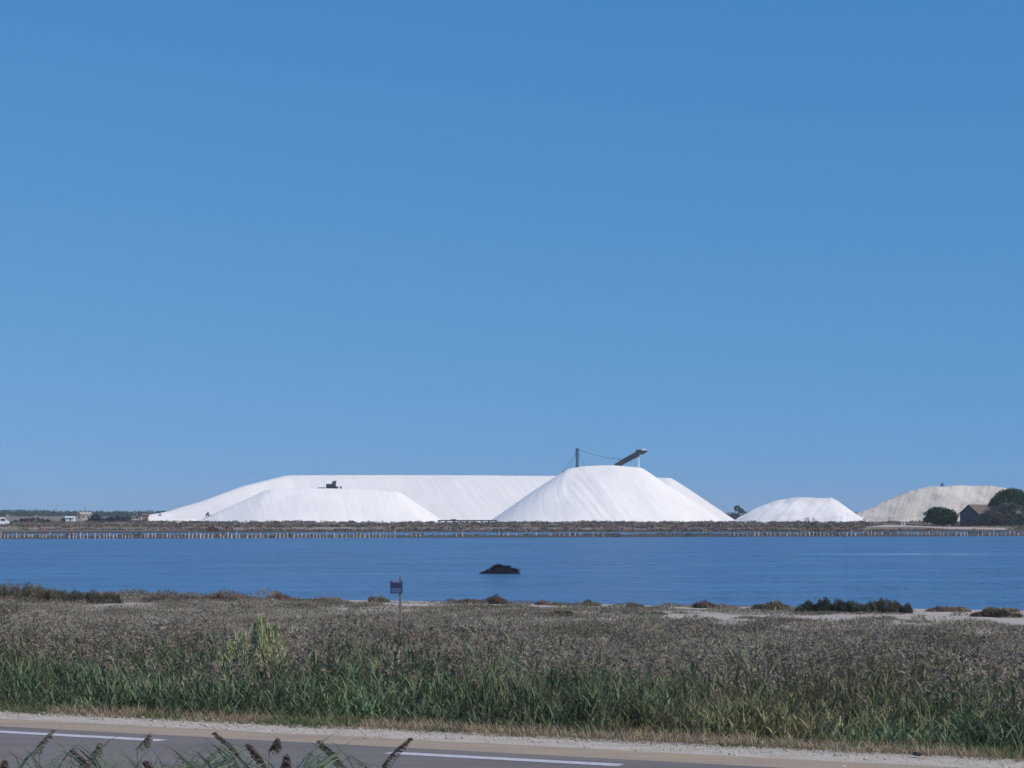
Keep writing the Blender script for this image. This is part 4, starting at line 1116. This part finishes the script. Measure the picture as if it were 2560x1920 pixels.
# ---------------------------------------------------------------- mast and conveyor on the tallest heap
YM = YB
b = atY(1443, 1168, YM); tp = atY(1443, 1123, YM)
t = tag(empty('mast', (b.x, YM, b.z)), 'dark lattice mast with stay wires at the left end of the tallest heap', 'mast')
hM = tp.z - b.z; r = 0.36
for sx in (-r, r):
    for sy in (-r, r):
        m = MB(); m.box((sx - 0.12, sy - 0.12, -1.2), (sx + 0.12, sy + 0.12, hM)); m.build('leg', M_dark, t)
k = 0; zc = 0.2
m = MB()
while zc < hM - 0.4:
    for (ax, ay, bx_, by_) in ((-r, -r, r, -r), (r, -r, r, r), (r, r, -r, r), (-r, r, -r, -r)):
        m.tube([(ax, ay, zc), (bx_, by_, zc + 0.45)], 0.07, 5); m.tube([(bx_, by_, zc), (ax, ay, zc + 0.45)], 0.07, 5)
    zc += 0.45
o = m.build('bracing', M_dark, t)
m = MB(); m.box((-0.5, -0.5, hM), (0.5, 0.5, hM + 0.25)); m.build('head_plate', M_dark, t)
m = MB(); m.box((-0.42, -0.42, -0.4), (0.42, 0.42, 0.35)); m.build('foot_block', M_dark, t)
for (ex, ez) in ((1408, 1180), (1424, 1174), (1462, 1166)):
    e = atY(ex, ez, YM - 1) - b
    m = MB(); m.tube([(0, 0, hM * 0.95), tuple(e)], 0.045, 5); m.build('stay_wire', M_dark, t)
p = atY(1408, 1186, YM - 2)
m = MB(); m.tube([(0, 0, -0.8), (0, 0, 1.5)], 0.12, 6)
m.box((-0.2, -0.2, -0.6), (0.2, 0.2, 0.4))
tag(m.build('anchor_post', M_dark, loc=p), 'short anchor post on the upper left shoulder of the tallest heap', 'post')

c0 = atY(1524, 1168, YM); 
t = tag(empty('conveyor', (c0.x, YM, c0.z)), 'inclined dark conveyor with a white hood and post on top of the tallest heap', 'conveyor')
def rel(px, py, Y=YM): return atY(px, py, Y) - c0
lo0, lo1 = rel(1530, 1165), rel(1556, 1166)
def band(p0, p1, th0, th1, w, mm, name, par):
    d = (p1 - p0); nrm = Vector((-d.z, 0, d.x)).normalized()
    m = MB()
    v = []
    for yy in (-w/2, w/2):
        v += [tuple(p0 - nrm * th0 + Vector((0, yy, 0))), tuple(p1 - nrm * th1 + Vector((0, yy, 0))), tuple(p1 + nrm * th1 + Vector((0, yy, 0))), tuple(p0 + nrm * th0 + Vector((0, yy, 0)))]
    m.add(v, quads=[[0, 1, 2, 3], [7, 6, 5, 4], [0, 4, 5, 1], [1, 5, 6, 2], [2, 6, 7, 3], [3, 7, 4, 0]])
    return m.build(name, mm, par)
band(rel(1538, 1166), rel(1562, 1152), 0.75, 0.85, 1.9, M_rust, 'tail_section', t)
band(rel(1561.5, 1152.5), rel(1596, 1134), 0.85, 0.9, 1.7, M_dark, 'belt_frame', t)
band(rel(1590, 1131), rel(1604, 1130), 0.85, 0.8, 1.6, M_dark, 'drive_head', t)
band(rel(1603, 1132), rel(1618, 1128), 0.75, 0.15, 1.4, M_dark, 'chute', t)
m = MB(); 
pts = [rel(1603, 1126.5), rel(1609, 1124.3), rel(1615, 1126)]
m.tube([tuple(q) for q in pts], 0.33, 8); m.build('hood', M_white, t)
pt = rel(1597, 1138); pb = rel(1597, 1172)
m = MB(); m.box((pt.x - 0.24, -0.25, pb.z - 0.5), (pt.x + 0.24, 0.25, pt.z)); m.build('support_post', M_white, t)
m = MB(); q = rel(1548, 1150); m.tube([(q.x - 0.3, 0, q.z + 0.4), (q.x + 0.9, 0, q.z - 0.5)], 0.14, 6); m.build('cable_bracket', M_dark, t)
m = MB()
for i in range(10):
    a_ = rel(1536 + i * 6, 1163.0 - i * 3.3); m.tube([(a_.x, -0.98, a_.z - 0.5), (a_.x + 0.3, -0.98, a_.z + 0.9)], 0.06, 4)
m.build('handrail', M_dark, t)
# sagging cable
A0 = atY(1446, 1124, YM); B0 = atY(1549, 1148, YM)
pts = []
for i in range(15):
    f = i / 14; q = A0.lerp(B0, f); q.z -= 0.5 * math.sin(math.pi * f) - 0.0 ; pts.append(q - A0)
m = MB(); m.tube([tuple(q) for q in pts], 0.055, 5)
tag(m.build('cable', M_dark, loc=A0), 'thin cable sagging from the mast to the conveyor', 'cable')

# ---------------------------------------------------------------- tracked machine on the lower heap
p = atY(829, 1222, YA)
t = tag(empty('bulldozer', (p.x, YA - 1.2, p.z + 0.0)), 'dark tracked machine with a raised cab working on top of the lower heap', 'bulldozer')
t.scale = (1, 1, 0.8)
for sy in (-1.0, 0.6):
    m = MB(); n = 18
    pr = [(1.75 + 0.42 * math.cos(a), 0.42 + 0.42 * math.sin(a)) for a in np.linspace(-math.pi/2, math.pi/2, 8)] + [(-1.2 + 0.42 * math.cos(a), 0.42 + 0.42 * math.sin(a)) for a in np.linspace(math.pi/2, 1.5 * math.pi, 8)]
    mm = prof_body(pr, 0.45); mm.v = [v + np.array([0, sy + 0.2, 0]) for v in mm.v]
    tk = mm.build('track', M_rubber, t)
    for wx in (-1.1, -0.15, 0.8, 1.7):
        m = MB(); m.tube([(wx, sy - 0.05, 0.4), (wx, sy - 0.02, 0.4)], 0.24, 10); m.build('track_wheel', M_dark, tk)
m = MB(); m.box((-1.7, -0.75, 0.75), (-0.1, 0.75, 1.95)); m.build('engine_cover', M_dark, t)
m = MB(); m.box((-0.095, -0.8, 0.7), (1.6, 0.8, 1.2)); m.build('chassis', M_dark, t)
prof_body([(-0.05, 1.21), (1.45, 1.21), (1.6, 3.1), (0.55, 3.0), (0.15, 2.4)], 1.4).build('cab', M_dark, t)
m = MB(); m.box((0.5, -0.715, 1.75), (1.3, -0.703, 2.65)); m.build('window', mat('cab_glass', (0.09, 0.11, 0.15), 0.2), t)
prof_body([(0.4, 3.02), (1.7, 3.13), (1.72, 3.3), (0.4, 3.18)], 1.6).build('cab_roof', mat('green_grey_paint', (0.12, 0.15, 0.13), 0.6), t)
m = MB(); m.tube([(-1.1, 0.3, 1.9), (-1.1, 0.3, 2.35)], 0.07, 8); m.build('exhaust', M_dark, t)
m = MB(); m.tube([(1.5, -0.6, 0.8), (3.0, -0.6, 0.75)], 0.13, 6); m.build('push_arm', M_dark, t)
m = MB(); m.tube([(1.5, 0.6, 0.8), (3.0, 0.6, 0.75)], 0.13, 6); m.build('push_arm', M_dark, t)
prof_body([(2.9, 0.1), (3.3, 0.05), (3.45, 0.5), (3.3, 1.05), (3.1, 1.05), (3.15, 0.5)], 2.6).build('blade', M_dark, t)
p = atY(805, 1221, YA)
m = MB(); m.box((-1.1, -0.5, -0.1), (1.1, 0.5, 0.35)); m.box((-1.7, -0.2, 0.0), (-1.1, 0.2, 0.16)); m.tube([(1.1, 0, 0.15), (2.0, 0, 0.12)], 0.07, 6)
tag(m.build('sledge', mat('grey_paint', (0.25, 0.25, 0.26), 0.7), loc=(p.x, YA - 1.0, p.z)), 'low flat grey sledge lying left of the machine on the lower heap', 'sledge')

bpy.context.view_layer.update()
def drop(x, y, obs):
    best = None
    for o in obs:
        h_, loc, nr, fi = o.ray_cast(Vector((x, y, 200)) - o.location, Vector((0, 0, -1)))
        if h_ and (best is None or loc.z + o.location.z > best): best = loc.z + o.location.z
    return -0.45 if best is None else best
def hit(px, py, obs):
    og = cam.location.copy(); d_ = (atY(px, py, 1000) - og).normalized(); best = None
    for o in obs:
        h_, loc, nr, fi = o.ray_cast(og - o.location, d_)
        if h_ and (best is None or (loc + o.location).y < best.y): best = loc + o.location
    return best if best is not None else atY(px, py, 650)
heaps_ = [hl, ha, hb, hc]
# small far items on the white slopes
p = hit(520, 1291.5, heaps_)
t = tag(empty('loader', (p.x, p.y, p.z)), 'small grey loader at the foot of the long ridge, left of the lower heap', 'loader')
m = MB(); m.box((-0.7, -0.4, 0.45), (0.3, 0.4, 1.0)); m.build('body', M_dark, t)
m = MB(); m.box((-0.3, -0.35, 1.003), (0.3, 0.35, 1.6)); m.build('cab', M_metal, t)
m = MB(); m.box((0.7, -0.5, 0.1), (1.1, 0.5, 0.5)); m.tube([(0.3, 0, 0.7), (0.8, 0, 0.4)], 0.08, 5); m.build('bucket', M_metal, t)
wheel(t, -0.5, -0.42, 0.28); wheel(t, 0.3, -0.42, 0.28)
p = hit(400, 1291, heaps_)
t = tag(empty('notice_board', (p.x, p.y, p.z)), 'small grey board on legs low on the left end of the long ridge', 'board')
m = MB(); m.box((-0.45, -0.05, 0.25), (0.45, 0.05, 1.1)); m.build('panel', mat('board_grey', (0.42, 0.43, 0.46), 0.8), t)
for sx in (-0.35, 0.35):
    m = MB(); m.box((sx - 0.05, 0.06, -0.6), (sx + 0.05, 0.14, 1.0)); m.build('leg', M_wood, t)
# thing on the beige heap: small survey cabin
p = atY(2354, 1216, 750)
t = tag(empty('lookout_cabin', (p.x, 749, drop(p.x, 749, [hd]))), 'tiny dark blue cabin on the summit of the beige heap', 'cabin')
Mb = mat('blue_paint', (0.03, 0.09, 0.2), 0.6)
m = MB(); m.box((-0.42, -0.4, -0.4), (0.42, 0.4, 0.95)); m.build('wall', Mb, t)
m = MB(); m.box((-0.5, -0.5, 0.953), (0.5, 0.5, 1.05)); m.build('roof', M_dark, t)
m = MB(); m.tube([(0, 0, 1.05), (0, 0, 1.5)], 0.06, 5); m.build('aerial', M_dark, t)

# dark scrap on the gravel verge
p = atZ(2292, 1889, -0.04)
m = MB(); n = 40
v = unit(n) * np.array([0.075, 0.05, 0.03]) * rng.uniform(0.6, 1.1, (n, 1))
bmx = bmesh.new()
for q in v: bmx.verts.new(q)
bmesh.ops.convex_hull(bmx, input=bmx.verts)
me = bpy.data.meshes.new('dark_stone'); bmx.to_mesh(me); bmx.free(); me.materials.append(M_rubber)
o = bpy.data.objects.new('dark_stone', me); COL.objects.link(o); o.location = (p.x, p.y, -0.02)
tag(o, 'single black lump lying on the gravel verge at the lower right', 'stone')

# ---------------------------------------------------------------- haze
mh = bpy.data.materials.new('haze'); mh.use_nodes = True
nt = mh.node_tree; nt.nodes.clear()
out = nt.nodes.new('ShaderNodeOutputMaterial'); pv = nt.nodes.new('ShaderNodeVolumePrincipled')
pv.inputs['Color'].default_value = (0.80, 0.90, 1.0, 1)
pv.inputs['Density'].default_value = 0.00015
pv.inputs['Anisotropy'].default_value = 0.0
nt.links.new(pv.outputs[0], out.inputs['Volume'])
m = MB(); m.box((-2600, -150, -6), (2600, 4600, 32))
hz = m.build('haze', mh); tag(hz, kind='stuff')
